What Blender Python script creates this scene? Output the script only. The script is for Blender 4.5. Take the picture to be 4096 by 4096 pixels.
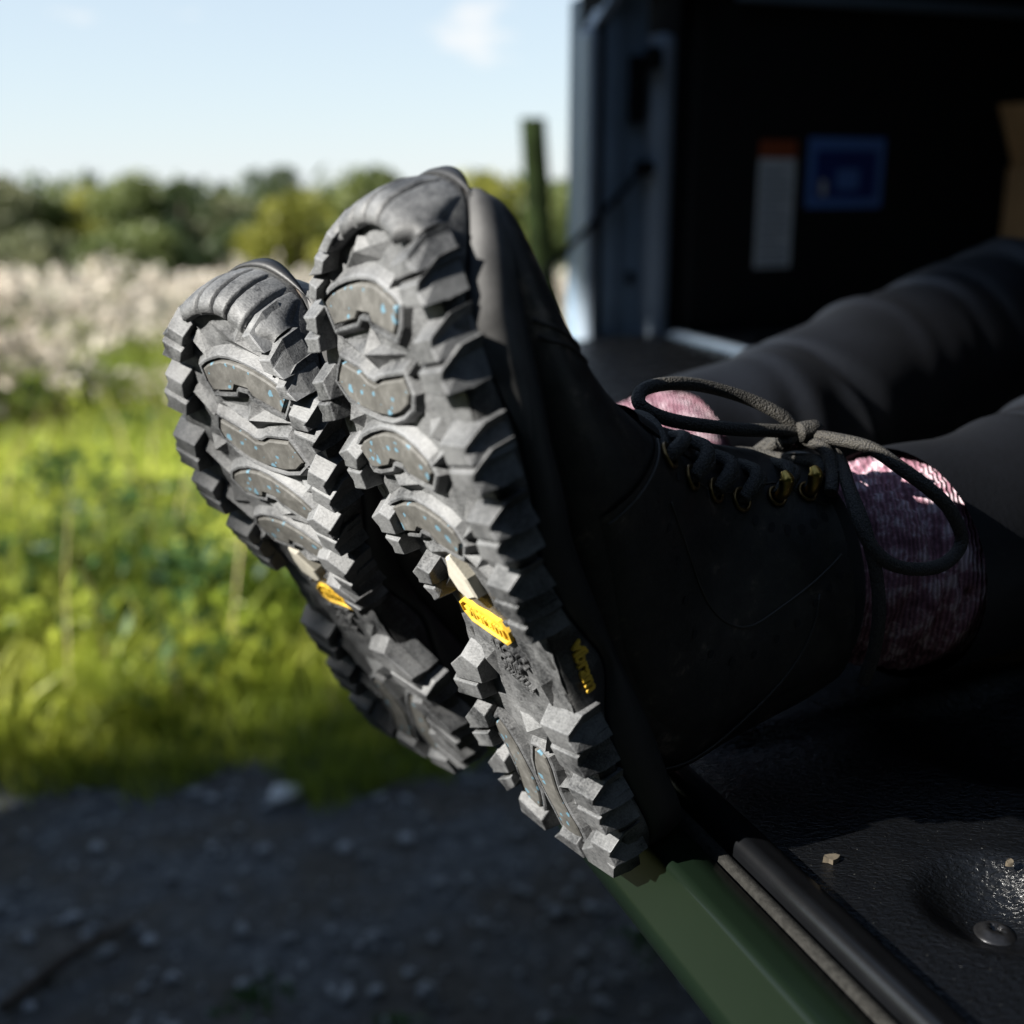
import bpy, bmesh, math, random
import numpy as np
from mathutils import Vector, Matrix
rng = np.random.default_rng(7); random.seed(7)
for o in list(bpy.data.objects): bpy.data.objects.remove(o)
SC = bpy.context.scene
COL = SC.collection

# ------------------------------------------------------------------ camera
PITCH = 15.65
cam = bpy.data.cameras.new('camera'); camo = bpy.data.objects.new('camera', cam); COL.objects.link(camo)
camo.location = (0, 0, 1.05); camo.rotation_euler = (math.radians(90 - PITCH), 0, 0)
cam.sensor_width = 36; cam.lens = 4740 / 4096 * 36
cam.clip_start = .01; cam.clip_end = 9000
cam.dof.use_dof = True; cam.dof.focus_distance = .435; cam.dof.aperture_fstop = 6.0
SC.camera = camo

# ------------------------------------------------------------------ sky and sun
SUN_EL, SUN_AZ = 31.0, -110.0          # azimuth: degrees clockwise from +Y (the view direction)
el, az = math.radians(SUN_EL), math.radians(SUN_AZ)
to_sun = Vector((math.sin(az) * math.cos(el), math.cos(az) * math.cos(el), math.sin(el)))
world = bpy.data.worlds.new('World'); SC.world = world; world.use_nodes = True
nt = world.node_tree; nt.nodes.clear()
out = nt.nodes.new('ShaderNodeOutputWorld'); bg = nt.nodes.new('ShaderNodeBackground')
sky = nt.nodes.new('ShaderNodeTexSky'); sky.sky_type = 'NISHITA'; sky.sun_disc = False
sky.sun_elevation = el; sky.sun_rotation = az; sky.air_density = 1.0; sky.dust_density = 0.0; sky.ozone_density = 2.5
bg.inputs['Strength'].default_value = .05
tc = nt.nodes.new('ShaderNodeTexCoord'); mp = nt.nodes.new('ShaderNodeMapping'); mp.inputs['Scale'].default_value = (1, 1, 2.6)
nz = nt.nodes.new('ShaderNodeTexNoise'); nz.inputs['Scale'].default_value = 7.5; nz.inputs['Detail'].default_value = 5
cr = nt.nodes.new('ShaderNodeValToRGB'); cr.color_ramp.elements[0].position = .62; cr.color_ramp.elements[1].position = .76
mx = nt.nodes.new('ShaderNodeMix'); mx.data_type = 'RGBA'
mul = nt.nodes.new('ShaderNodeMath'); mul.operation = 'MULTIPLY'; mul.inputs[1].default_value = .9
lk = nt.links.new
lk(tc.outputs['Generated'], mp.inputs['Vector']); lk(mp.outputs[0], nz.inputs['Vector']); lk(nz.outputs['Fac'], cr.inputs[0])
veil = nt.nodes.new('ShaderNodeMath'); veil.operation = 'ADD'; # thin veil of haze, denser towards the horizon
sx = nt.nodes.new('ShaderNodeSeparateXYZ'); hz = nt.nodes.new('ShaderNodeMapRange'); hz.inputs['From Min'].default_value = 0; hz.inputs['From Max'].default_value = .8; hz.inputs['To Min'].default_value = .80; hz.inputs['To Max'].default_value = .12
nt.links.new(tc.outputs['Generated'], sx.inputs[0]); nt.links.new(sx.outputs['Z'], hz.inputs['Value']); nt.links.new(hz.outputs[0], veil.inputs[1])
lk(cr.outputs[0], mul.inputs[0]); veil.inputs[0].default_value = 0; lk(veil.outputs[0], mx.inputs['Factor']); lk(sky.outputs[0], mx.inputs['A'])
mx.inputs['B'].default_value = (5.1, 5.85, 6.5, 1)
mx2 = nt.nodes.new('ShaderNodeMix'); mx2.data_type = 'RGBA'; mx2.inputs['B'].default_value = (6.9, 6.8, 6.7, 1)
lk(mul.outputs[0], mx2.inputs['Factor']); lk(mx.outputs['Result'], mx2.inputs['A']); lk(mx2.outputs['Result'], bg.inputs['Color']); lk(bg.outputs[0], out.inputs['Surface'])
sl = bpy.data.lights.new('sun', 'SUN'); sl.energy = 5.0; sl.angle = math.radians(.53); sl.color = (1, .965, .90)
so = bpy.data.objects.new('sun', sl); COL.objects.link(so)
so.rotation_euler = to_sun.to_track_quat('Z', 'Y').to_euler()
SC.view_settings.view_transform = 'Standard'; SC.view_settings.look = 'None'
SC.view_settings.exposure = 1.6; SC.view_settings.gamma = 1

# ------------------------------------------------------------------ helpers
def tag(o, label=None, cat=None, group=None, kind=None):
    for k, v in (('label', label), ('category', cat), ('group', group), ('kind', kind)):
        if v: o[k] = v
    return o
def link(name, me, mat=None, parent=None, smooth=False):
    o = bpy.data.objects.new(name, me); COL.objects.link(o)
    if mat is not None and not me.materials: me.materials.append(mat)
    if smooth and len(me.polygons): me.polygons.foreach_set('use_smooth', [True] * len(me.polygons))
    if parent: o.parent = parent
    return o
def pyd(name, verts, faces, mat=None, parent=None, smooth=False, fix=True):
    me = bpy.data.meshes.new(name); me.from_pydata([tuple(v) for v in verts], [], faces)
    if fix:
        bm = bmesh.new(); bm.from_mesh(me); bmesh.ops.recalc_face_normals(bm, faces=bm.faces); bm.to_mesh(me); bm.free()
    me.update(); return link(name, me, mat, parent, smooth)
def empty(name, loc=(0, 0, 0), parent=None):
    o = bpy.data.objects.new(name, None); o.empty_display_size = .05; COL.objects.link(o); o.location = loc
    if parent: o.parent = parent
    return o
def quads(name, V, mat, parent=None, n=4):
    """V: (N,n,3) array of separate faces"""
    N = len(V); me = bpy.data.meshes.new(name)
    me.vertices.add(N * n); me.vertices.foreach_set('co', np.ascontiguousarray(V, dtype=np.float32).ravel())
    me.loops.add(N * n); me.loops.foreach_set('vertex_index', np.arange(N * n, dtype=np.int32))
    me.polygons.add(N); me.polygons.foreach_set('loop_start', np.arange(0, N * n, n, dtype=np.int32))
    me.update(calc_edges=True); me.validate()
    return link(name, me, mat, parent)
def rings(name, R, mat, parent=None, closed_v=True, cap0=False, cap1=False, smooth=True):
    """R: list of equal-length loops"""
    n = len(R[0]); V = [p for r in R for p in r]; F = []
    for i in range(len(R) - 1):
        for j in range(n if closed_v else n - 1):
            k = (j + 1) % n; F.append((i * n + j, i * n + k, (i + 1) * n + k, (i + 1) * n + j))
    if cap0: F.append(tuple(range(n)))
    if cap1: F.append(tuple(range((len(R) - 1) * n, len(R) * n)))
    return pyd(name, V, F, mat, parent, smooth)
def catmull(P, n, closed=False):
    P = np.array(P, float); m = len(P); out_ = []
    segs = m if closed else m - 1
    for s in range(segs):
        g = lambda i: P[i % m] if closed else P[min(max(i, 0), m - 1)]
        p0, p1, p2, p3 = g(s - 1), g(s), g(s + 1), g(s + 2)
        for t in np.linspace(0, 1, n, endpoint=False):
            out_.append(.5 * (2 * p1 + (p2 - p0) * t + (2 * p0 - 5 * p1 + 4 * p2 - p3) * t * t + (3 * p1 - p0 - 3 * p2 + p3) * t ** 3))
    if not closed: out_.append(P[-1])
    return np.array(out_)
def tube(name, P, r, mat, parent=None, n=10, smooth=True, per=8):
    P = catmull(P, per); m = len(P); rr = np.interp(np.linspace(0, 1, m), np.linspace(0, 1, len(np.atleast_1d(r))), np.atleast_1d(r)) if np.ndim(r) else np.full(m, r)
    T = np.gradient(P, axis=0); T /= np.linalg.norm(T, axis=1)[:, None] + 1e-12
    a = np.cross(T[0], (0, 0, 1.)); 
    if np.linalg.norm(a) < .1: a = np.cross(T[0], (1., 0, 0))
    R = []
    for i in range(m):
        a = a - T[i] * (a @ T[i]); a /= np.linalg.norm(a); b = np.cross(T[i], a)
        th = np.linspace(0, 2 * math.pi, n, endpoint=False)
        R.append(P[i] + rr[i] * (np.cos(th)[:, None] * a + np.sin(th)[:, None] * b))
    return rings(name, R, mat, parent, True, True, True, smooth)
def boxm(name, c, s, mat, parent=None, bev=.0, axes=None):
    bm = bmesh.new(); bmesh.ops.create_cube(bm, size=1)
    for v in bm.verts: v.co = Vector((v.co.x * s[0], v.co.y * s[1], v.co.z * s[2]))
    if bev: bmesh.ops.bevel(bm, geom=bm.edges[:], offset=bev, segments=2, profile=.5, affect='EDGES')
    A = np.array(axes) if axes is not None else np.eye(3)
    for v in bm.verts:
        q = A.T @ np.array(v.co) + np.array(c); v.co = Vector(q)
    me = bpy.data.meshes.new(name); bm.to_mesh(me); bm.free(); return link(name, me, mat, parent)

# ------------------------------------------------------------------ materials
def newmat(name):
    m = bpy.data.materials.new(name); m.use_nodes = True
    return m, m.node_tree, m.node_tree.nodes['Principled BSDF']
def N(t, kind, **kw):
    n = t.nodes.new(kind)
    for k, v in kw.items():
        if k in n.inputs: n.inputs[k].default_value = v
        else: setattr(n, k, v)
    return n
def coords(t, scale=(1, 1, 1)):
    c = N(t, 'ShaderNodeTexCoord'); m = N(t, 'ShaderNodeMapping'); m.inputs['Scale'].default_value = scale
    t.links.new(c.outputs['Object'], m.inputs[0]); return m.outputs[0]
def noise(t, co, scale, detail=4, rough=.55, dist=0):
    n = N(t, 'ShaderNodeTexNoise', Scale=scale, Detail=detail, Roughness=rough, Distortion=dist); t.links.new(co, n.inputs['Vector']); return n.outputs['Fac']
def ramp(t, fac, stops):
    r = N(t, 'ShaderNodeValToRGB'); e = r.color_ramp.elements
    while len(e) < len(stops): e.new(.5)
    for i, (p, c) in enumerate(stops): e[i].position = p; e[i].color = (*c, 1) if len(c) == 3 else c
    t.links.new(fac, r.inputs[0]); return r.outputs[0]
def bump(t, b, fac, strength, dist):
    n = N(t, 'ShaderNodeBump', Strength=strength, Distance=dist); t.links.new(fac, n.inputs['Height']); t.links.new(n.outputs[0], b.inputs['Normal']); return n
def simple(name, col, rough=.5, metal=0, var=.0, scale=40, bs=0, bd=.001, bscale=200, spec=.5):
    m, t, b = newmat(name); b.inputs['Roughness'].default_value = rough; b.inputs['Metallic'].default_value = metal
    b.inputs['Specular IOR Level'].default_value = spec
    co = coords(t)
    c0 = tuple(max(0, x * (1 - var)) for x in col); c1 = tuple(min(1, x * (1 + var)) for x in col)
    t.links.new(ramp(t, noise(t, co, scale), [(.3, c0), (.7, c1)]), b.inputs['Base Color'])
    if bs: bump(t, b, noise(t, co, bscale, 6), bs, bd)
    return m
def rubber(name, dark, dust, lo=.36, hi=.62):
    m, t, b = newmat(name); co = coords(t)
    n1 = noise(t, co, 30, 7, .62); n2 = noise(t, co, 260, 5, .7); n3 = noise(t, coords(t, (1, .45, 1)), 1500, 3)
    mixf = N(t, 'ShaderNodeMath', operation='ADD'); h = N(t, 'ShaderNodeMath', operation='MULTIPLY'); h.inputs[1].default_value = .28
    t.links.new(n2, h.inputs[0]); t.links.new(n1, mixf.inputs[0]); t.links.new(h.outputs[0], mixf.inputs[1])
    s = N(t, 'ShaderNodeMath', operation='MULTIPLY_ADD'); s.inputs[1].default_value = .40; t.links.new(n3, s.inputs[0]); t.links.new(mixf.outputs[0], s.inputs[2])
    q = N(t, 'ShaderNodeMath', operation='MULTIPLY'); q.inputs[1].default_value = .595; t.links.new(s.outputs[0], q.inputs[0])
    mid = tuple((a * .45 + c * .55) for a, c in zip(dark, dust))
    t.links.new(ramp(t, q.outputs[0], [(lo, dark), ((lo + hi) / 2, mid), (hi, dust)]), b.inputs['Base Color'])
    b.inputs['Roughness'].default_value = .58; b.inputs['Specular IOR Level'].default_value = .45
    bump(t, b, s.outputs[0], .5, .0009); return m
M = {}
M['rubber'] = rubber('dusty_rubber', (.008, .0085, .0098), (.150, .152, .154), .40, .63)
M['rubber_worn'] = rubber('worn_rubber_edge', (.024, .025, .027), (.17, .173, .178), .40, .62)
M['rubber_side'] = rubber('sidewall_rubber', (.007, .007, .008), (.14, .14, .135), .46, .70)
M['fin'] = simple('scuffed_fin', (.034, .033, .032), .6, 0, .5, 90, .15, .0004, 600)
M['midsole'] = simple('midsole_foam', (.006, .006, .0065), .55, 0, .3, 60, .3, .0004, 700)
def leather_mat():
    m, t, b = newmat('dark_leather'); co = coords(t)
    sp = N(t, 'ShaderNodeSeparateXYZ'); t.links.new(co, sp.inputs[0])
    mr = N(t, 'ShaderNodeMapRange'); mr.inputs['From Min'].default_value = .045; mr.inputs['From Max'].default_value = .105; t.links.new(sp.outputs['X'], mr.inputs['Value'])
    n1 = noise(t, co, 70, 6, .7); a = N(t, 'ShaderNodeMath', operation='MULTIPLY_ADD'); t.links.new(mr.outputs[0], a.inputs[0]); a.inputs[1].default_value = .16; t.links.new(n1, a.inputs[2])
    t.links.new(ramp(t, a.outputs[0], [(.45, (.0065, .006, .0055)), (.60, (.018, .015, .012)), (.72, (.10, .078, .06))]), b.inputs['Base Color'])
    t.links.new(ramp(t, noise(t, co, 160, 4), [(.3, (.42,) * 3), (.7, (.62,) * 3)]), b.inputs['Roughness'])
    bump(t, b, noise(t, co, 520, 6, .65), .35, .0006); return m
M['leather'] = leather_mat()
M['thread'] = simple('waxed_thread', (.022, .019, .015), .6)
M['lining'] = simple('boot_lining', (.006, .006, .006), .9)
def insert_mat():
    m, t, b = newmat('grip_insert'); co = coords(t)
    base = ramp(t, noise(t, co, 120, 6, .7), [(.3, (.036, .034, .030)), (.55, (.082, .079, .072)), (.75, (.145, .141, .132))])
    v = N(t, 'ShaderNodeTexVoronoi', Scale=330, Randomness=1); v.feature = 'F1'; d = N(t, 'ShaderNodeVectorMath', operation='ADD')
    nn = N(t, 'ShaderNodeTexNoise', Scale=500); t.links.new(co, nn.inputs['Vector'])
    sc = N(t, 'ShaderNodeVectorMath', operation='SCALE'); sc.inputs['Scale'].default_value = .0022; t.links.new(nn.outputs['Color'], sc.inputs[0])
    t.links.new(co, d.inputs[0]); t.links.new(sc.outputs[0], d.inputs[1]); t.links.new(d.outputs[0], v.inputs['Vector'])
    sp = N(t, 'ShaderNodeSeparateColor'); t.links.new(v.outputs['Color'], sp.inputs[0])
    th = N(t, 'ShaderNodeMath', operation='MULTIPLY'); pw = N(t, 'ShaderNodeMath', operation='POWER'); pw.inputs[1].default_value = 3.2
    t.links.new(sp.outputs[0], pw.inputs[0]); th.inputs[1].default_value = .62; t.links.new(pw.outputs[0], th.inputs[0])
    lt = N(t, 'ShaderNodeMath', operation='LESS_THAN'); t.links.new(v.outputs['Distance'], lt.inputs[0]); t.links.new(th.outputs[0], lt.inputs[1])
    gt = N(t, 'ShaderNodeMath', operation='GREATER_THAN'); gt.inputs[1].default_value = .42; t.links.new(sp.outputs[1], gt.inputs[0])
    mu = N(t, 'ShaderNodeMath', operation='MULTIPLY'); t.links.new(lt.outputs[0], mu.inputs[0]); t.links.new(gt.outputs[0], mu.inputs[1])
    mxx = N(t, 'ShaderNodeMix', data_type='RGBA'); t.links.new(mu.outputs[0], mxx.inputs['Factor']); t.links.new(base, mxx.inputs['A']); mxx.inputs['B'].default_value = (.085, .17, .225, 1)
    t.links.new(mxx.outputs['Result'], b.inputs['Base Color']); b.inputs['Roughness'].default_value = .7
    bump(t, b, noise(t, co, 600), .3, .0003); return m
M['insert'] = insert_mat()
M['yellow'] = simple('yellow_rubber', (.58, .36, .025), .6, 0, .35, 260, .2, .0003, 900)
M['shank'] = simple('grey_plug', (.46, .43, .36), .7, 0, .12, 200, .2, .0003, 900)
M['brass'] = simple('aged_brass', (.16, .105, .045), .35, 1, .3, 300)
M['gold'] = simple('brass_hook', (.45, .30, .08), .3, 1, .2, 300)
def lace_mat():
    m, t, b = newmat('braided_lace'); c = N(t, 'ShaderNodeTexCoord')
    v = N(t, 'ShaderNodeTexVoronoi', Scale=1300); t.links.new(c.outputs['Object'], v.inputs['Vector'])
    t.links.new(ramp(t, v.outputs['Distance'], [(.1, (.048, .043, .034)), (.75, (.010, .009, .008))]), b.inputs['Base Color'])
    b.inputs['Roughness'].default_value = .75; bump(t, b, v.outputs['Distance'], .8, -.0006); return m
M['lace'] = lace_mat()
def sock_mat():
    m, t, b = newmat('pink_knit'); co = coords(t)
    n1 = noise(t, co, 120, 5, .7); col = ramp(t, n1, [(.36, (.13, .05, .072)), (.5, (.27, .13, .17)), (.60, (.52, .40, .44))])
    w = N(t, 'ShaderNodeTexWave', Scale=150, Distortion=3.5); w.inputs['Detail'].default_value = 2; t.links.new(co, w.inputs['Vector'])
    mxx = N(t, 'ShaderNodeMix', data_type='RGBA', blend_type='MULTIPLY'); mxx.inputs['Factor'].default_value = .5
    t.links.new(col, mxx.inputs['A']); t.links.new(w.outputs['Color'], mxx.inputs['B']); t.links.new(mxx.outputs['Result'], b.inputs['Base Color'])
    b.inputs['Roughness'].default_value = .95; bump(t, b, w.outputs['Fac'], .7, .0015); return m
M['sock'] = sock_mat()
M['trouser'] = simple('dark_leggings', (.0026, .0030, .0044), .48, 0, .25, 30, .25, .001, 300)
M['skin'] = simple('skin', (.45, .28, .21), .5, 0, .1, 30)
M['hair'] = simple('brown_hair', (.03, .018, .010), .5, 0, .4, 80, .8, .004, 150)
M['jacket'] = simple('dark_jacket', (.015, .018, .022), .8, 0, .2, 30, .4, .002, 60)
def liner_mat():
    m, t, b = newmat('black_bed_liner'); co = coords(t)
    n = noise(t, coords(t, (1, 1.9, 1)), 330, 4, .55, .8); sc = noise(t, coords(t, (1, 1, 1)), 900, 2)
    t.links.new(ramp(t, sc, [(.72, (.0022, .0024, .0028)), (.80, (.08, .08, .075))]), b.inputs['Base Color'])
    t.links.new(ramp(t, noise(t, co, 25), [(.3, (.19,) * 3), (.7, (.34,) * 3)]), b.inputs['Roughness'])
    bump(t, b, n, .55, .002); return m
M['liner'] = liner_mat()
M['trim'] = simple('black_trim', (.003, .0033, .004), .3, 0, .2, 60, .1, .0005, 300)
M['paint'] = simple('green_paint', (.0036, .0072, .0040), .30, 0, .08, 20, spec=.22); M['paint'].node_tree.nodes['Principled BSDF'].inputs['Coat Weight'].default_value = .06
M['seam'] = simple('sandy_sealant', (.018, .0175, .016), .9, 0, .4, 400, .6, .0006, 1500, spec=.1)
M['silver'] = simple('pale_blue_grey_paint', (.24, .29, .35), .38, .0, .06, 20)
M['jamb'] = simple('jamb_paint', (.15, .21, .28), .45, 0, .1, 20)
M['black'] = simple('black_plastic', (.005, .0052, .006), .85, 0, .2, 40, spec=.15)
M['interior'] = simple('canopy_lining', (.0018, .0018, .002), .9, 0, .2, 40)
M['steel'] = simple('dull_steel', (.20, .20, .20), .35, 1, .3, 200, .2, .0004, 600)
M['tyre'] = simple('tyre_rubber', (.02, .02, .02), .85, 0, .2, 40, .4, .003, 120)
M['glass'] = simple('dark_glass', (.01, .012, .014), .05)
M['lamp'] = simple('red_lens', (.25, .01, .01), .15)
M['paper'] = simple('white_label', (.62, .66, .68), .6, 0, .04, 80)
M['orange'] = simple('orange_print', (.32, .07, .02), .6)
M['blue1'] = simple('pale_blue_print', (.10, .22, .55), .5); M['blue2'] = simple('deep_blue_print', (.012, .035, .20), .5)
M['card'] = simple('cardboard', (.30, .18, .08), .8, 0, .1, 20)
def leafmat(name, c0, c1, tr=.35, rough=.55, scale=6):
    m, t, b = newmat(name); co = coords(t)
    col = ramp(t, noise(t, co, scale, 3), [(.35, c0), (.65, c1)])
    t.links.new(col, b.inputs['Base Color']); b.inputs['Roughness'].default_value = rough; b.inputs['Specular IOR Level'].default_value = .3
    tl = N(t, 'ShaderNodeBsdfTranslucent'); t.links.new(col, tl.inputs['Color']); ms = N(t, 'ShaderNodeMixShader'); ms.inputs[0].default_value = tr
    o_ = t.nodes['Material Output']; t.links.new(b.outputs[0], ms.inputs[1]); t.links.new(tl.outputs[0], ms.inputs[2]); t.links.new(ms.outputs[0], o_.inputs['Surface']); return m
M['grass'] = leafmat('grass_blades', (.14, .20, .02), (.36, .39, .06), .45, .5, 1.6)
M['weed'] = leafmat('weed_leaves', (.022, .058, .018), (.055, .11, .026), .35, .45, 3)
M['straw'] = leafmat('dry_stems', (.30, .24, .11), (.42, .34, .18), .2)
M['bloom'] = leafmat('cream_plumes', (.44, .38, .31), (.70, .64, .55), .3, .8, 2)
M['bark'] = simple('bark', (.09, .07, .05), .9, 0, .4, 3, .8, .02, 8)
def ground_mat():
    m, t, b = newmat('meadow_soil'); co = coords(t)
    t.links.new(ramp(t, noise(t, co, .9, 8, .7), [(.35, (.025, .035, .008)), (.6, (.08, .10, .02)), (.75, (.14, .13, .05))]), b.inputs['Base Color']); b.inputs['Roughness'].default_value = .95
    bump(t, b, noise(t, co, 14, 6), .8, .05); return m
M['ground'] = ground_mat()
def gravel_mat():
    m, t, b = newmat('gravel_dirt'); co = coords(t)
    mxx = N(t, 'ShaderNodeMix', data_type='RGBA'); t.links.new(ramp(t, noise(t, co, 5, 6, .65), [(.42, (0, 0, 0)), (.58, (1, 1, 1))]), mxx.inputs['Factor'])
    t.links.new(ramp(t, noise(t, co, 45, 6, .7), [(.3, (.026, .028, .031)), (.55, (.085, .09, .097)), (.75, (.24, .25, .26))]), mxx.inputs['A'])
    t.links.new(ramp(t, noise(t, co, 30, 6, .7), [(.3, (.026, .022, .018)), (.7, (.10, .088, .075))]), mxx.inputs['B'])
    t.links.new(mxx.outputs['Result'], b.inputs['Base Color']); b.inputs['Roughness'].default_value = .9
    bump(t, b, noise(t, co, 60, 8, .7), 1, .012); return m
M['gravel'] = gravel_mat()
M['stone'] = simple('grey_stone', (.20, .205, .21), .8, 0, .7, 25, .5, .004, 60)
M['pale_stone'] = simple('pale_stone', (.42, .42, .41), .8, 0, .2, 25, .5, .004, 60)
M['twig'] = simple('dead_twig', (.045, .034, .025), .9, 0, .4, 60, .6, .002, 120)
M['scrap'] = simple('leaf_scrap', (.075, .06, .04), .9, 0, .3, 300)
M['post'] = simple('mossy_post', (.010, .016, .005), .95, 0, .5, 9, .7, .01, 25, spec=.08)

# ------------------------------------------------------------------ terrain
def tz(x, y):
    d = np.sqrt(np.maximum(y, 0) ** 2 + (np.asarray(x) * .6) ** 2) * (np.asarray(y) > 0)
    z = -np.clip(d - 3, 0, 110) * .075
    z = np.where(d > 113, -8.25 - np.clip(d - 113, 0, 290) * .06 - np.clip(d - 403, 0, 6000) * .004, z)
    return z + .05 * np.sin(x * .7 + y * .31) * np.clip((d - 4) / 10, 0, 1)
ys = np.concatenate([np.linspace(-80, -4, 14), np.linspace(-3, 12, 46), np.geomspace(12.6, 5000, 60)])
xs = np.concatenate([-np.geomspace(4000, 6.5, 40), np.linspace(-6, 6, 37), np.geomspace(6.5, 4000, 40)])
XX, YY = np.meshgrid(xs, ys); ZZ = tz(XX, YY); nx = len(xs)
V = np.stack([XX, YY, ZZ], -1).reshape(-1, 3)
F = [(i * nx + j, i * nx + j + 1, (i + 1) * nx + j + 1, (i + 1) * nx + j) for i in range(len(ys) - 1) for j in range(nx - 1)]
tag(pyd('ground', V, F, M['ground'], None, True, False), kind='structure')
def edge_y(x):      # far edge of the gravel track
    return 2.08 + .27 * x + .09 * np.sin(x * 5.1) + .07 * np.sin(x * 11.7 + 1) + .05 * np.sin(x * 23)
gx = np.linspace(-7, 9, 220); T_ = []
for i, t_ in enumerate(np.linspace(0, 1, 30)):
    yy = edge_y(gx) * t_ + (-6 + .27 * gx) * (1 - t_)
    zz = .004 + .012 * np.sin(gx * 3 + yy * 2) * (1 - t_) * t_ * 2
    T_.append(np.stack([gx, yy, zz], 1))
rings('gravel_track', T_, M['gravel'], None, False)['kind'] = 'structure'

# ------------------------------------------------------------------ boots  (sole coordinates in mm: u heel->toe, v to the outer side, h out of the tread)
KU = [-10, 0, 30, 60, 115, 155, 185, 215, 240, 255, 265, 272]; KW = [0, 0, 0, 0, 0, 5, 4.6, -1, -8, -13.5, -19, -25]
_uu = np.linspace(-10, 272, 565); _ww = np.interp(_uu, KU, KW); _k = np.hanning(25); _k /= _k.sum()
_ww = np.convolve(np.pad(_ww, 12, mode='edge'), _k, 'valid')
def wp(u): return np.interp(u, _uu, _ww)
OUTL = [(8, 8), (9, -14), (16, -30), (28, -40), (45, -44), (60, -43), (75, -37), (90, -29), (105, -22), (120, -20), (135, -24), (150, -29), (170, -35), (190, -40),
        (207, -42), (222, -40), (236, -34), (247, -25), (255, -13), (260, 2), (261, 14), (258, 27), (251, 38), (240, 46), (225, 52), (205, 56), (185, 58), (165, 56), (145, 50),
        (130, 46), (115, 42), (100, 40), (80, 40), (60, 39), (40, 37), (22, 34), (11, 26)]
OUT = catmull(OUTL, 7, True)
_t = np.roll(OUT, -1, 0) - np.roll(OUT, 1, 0); _t /= np.linalg.norm(_t, axis=1)[:, None]
ONRM = np.stack([_t[:, 1], -_t[:, 0]], 1)
_c = OUT.mean(0)
if ((OUT - _c) * ONRM).sum() < 0: ONRM = -ONRM
def poly_offset(P, d):
    P = np.array(P, float); a = np.roll(P, 1, 0); b = np.roll(P, -1, 0)
    area = .5 * np.sum(P[:, 0] * b[:, 1] - b[:, 0] * P[:, 1]); sgn = 1 if area > 0 else -1
    e1_ = P - a; e2_ = b - P; e1_ /= np.linalg.norm(e1_, axis=1)[:, None] + 1e-9; e2_ /= np.linalg.norm(e2_, axis=1)[:, None] + 1e-9
    n1 = np.stack([e1_[:, 1], -e1_[:, 0]], 1) * sgn; n2 = np.stack([e2_[:, 1], -e2_[:, 0]], 1) * sgn
    n = n1 + n2; n /= np.linalg.norm(n, axis=1)[:, None] + 1e-9
    k = 1 / np.clip((n * n1).sum(1), .55, 1); return P + n * (d * k)[:, None]
def hull(P):
    P = sorted(map(tuple, P)); 
    def half(Q):
        h = []
        for p in Q:
            while len(h) > 1 and (h[-1][0] - h[-2][0]) * (p[1] - h[-2][1]) - (h[-1][1] - h[-2][1]) * (p[0] - h[-2][0]) <= 0: h.pop()
            h.append(p)
        return h[:-1]
    return np.array(half(P) + half(P[::-1]))
INS = [
 [(234.0,-27.0),(236.2,-21.6),(237.8,-15.8),(239.3,-8.1),(240.2,.5),(240.2,7.8),(239.5,13.3),(237.6,18.9),(235.8,23.2),(233.9,26.1),(229.4,24.5),(226,21.5),(227,16),(228.8,7.5),(231.4,6),(231.8,-2.2),(229.3,-5),(227.2,-18.9),(226.6,-22.1)],
 [(214.5,-21.7),(212,-8.8),(209.4,-4.2),(208.6,1),(210.2,5.4),(212.8,22.4),(208.2,24.4),(204.9,22.6),(201.6,15.7),(199.4,7.1),(199.2,-2.2),(200.4,-14.7),(203,-23),(207.6,-28.5),(211.2,-25.3)],
 [(184.6,-24.9),(187.6,-19.9),(190.2,-12.3),(192.6,-2.1),(193,5.7),(192,12.5),(189.3,20.1),(186.3,25.2),(183.4,26.6),(178.6,21.8),(178.8,15.5),(180.4,8.5),(183.6,6.5),(183.9,-1.2),(181,-4.8),(178.1,-16.2),(177.8,-20.5)],
 [(159,-24),(162.4,-17.5),(165.7,-7.9),(167.4,2.2),(166.5,10.5),(164.7,18),(161.5,24.2),(157.6,26),(151.2,20.2),(151.8,14.6),(153.4,6.8),(156.8,4.8),(157.2,-3.2),(154.4,-7),(152,-18.7),(153.5,-21.2)],
 [(58.3,-28),(62,-21.9),(58.1,-19),(51.1,-16),(43.9,-14.6),(36.7,-13.4),(30.1,-13.8),(23.4,-16.2),(16.5,-20.2),(15.5,-24.5),(21.8,-28),(35.6,-24.9),(48.2,-24.9),(54.3,-27.3)],
 [(57.5,.4),(58.3,4.2),(56.1,7),(51,6.9),(42.9,4.9),(38.8,4.2),(33.2,4.4),(27.8,5.7),(22.2,8),(17.6,8.4),(14.6,2.1),(17.1,-4.2),(23.7,-5.1),(33,-6.7),(40.2,-7.8),(49,-4.9)]]
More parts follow.
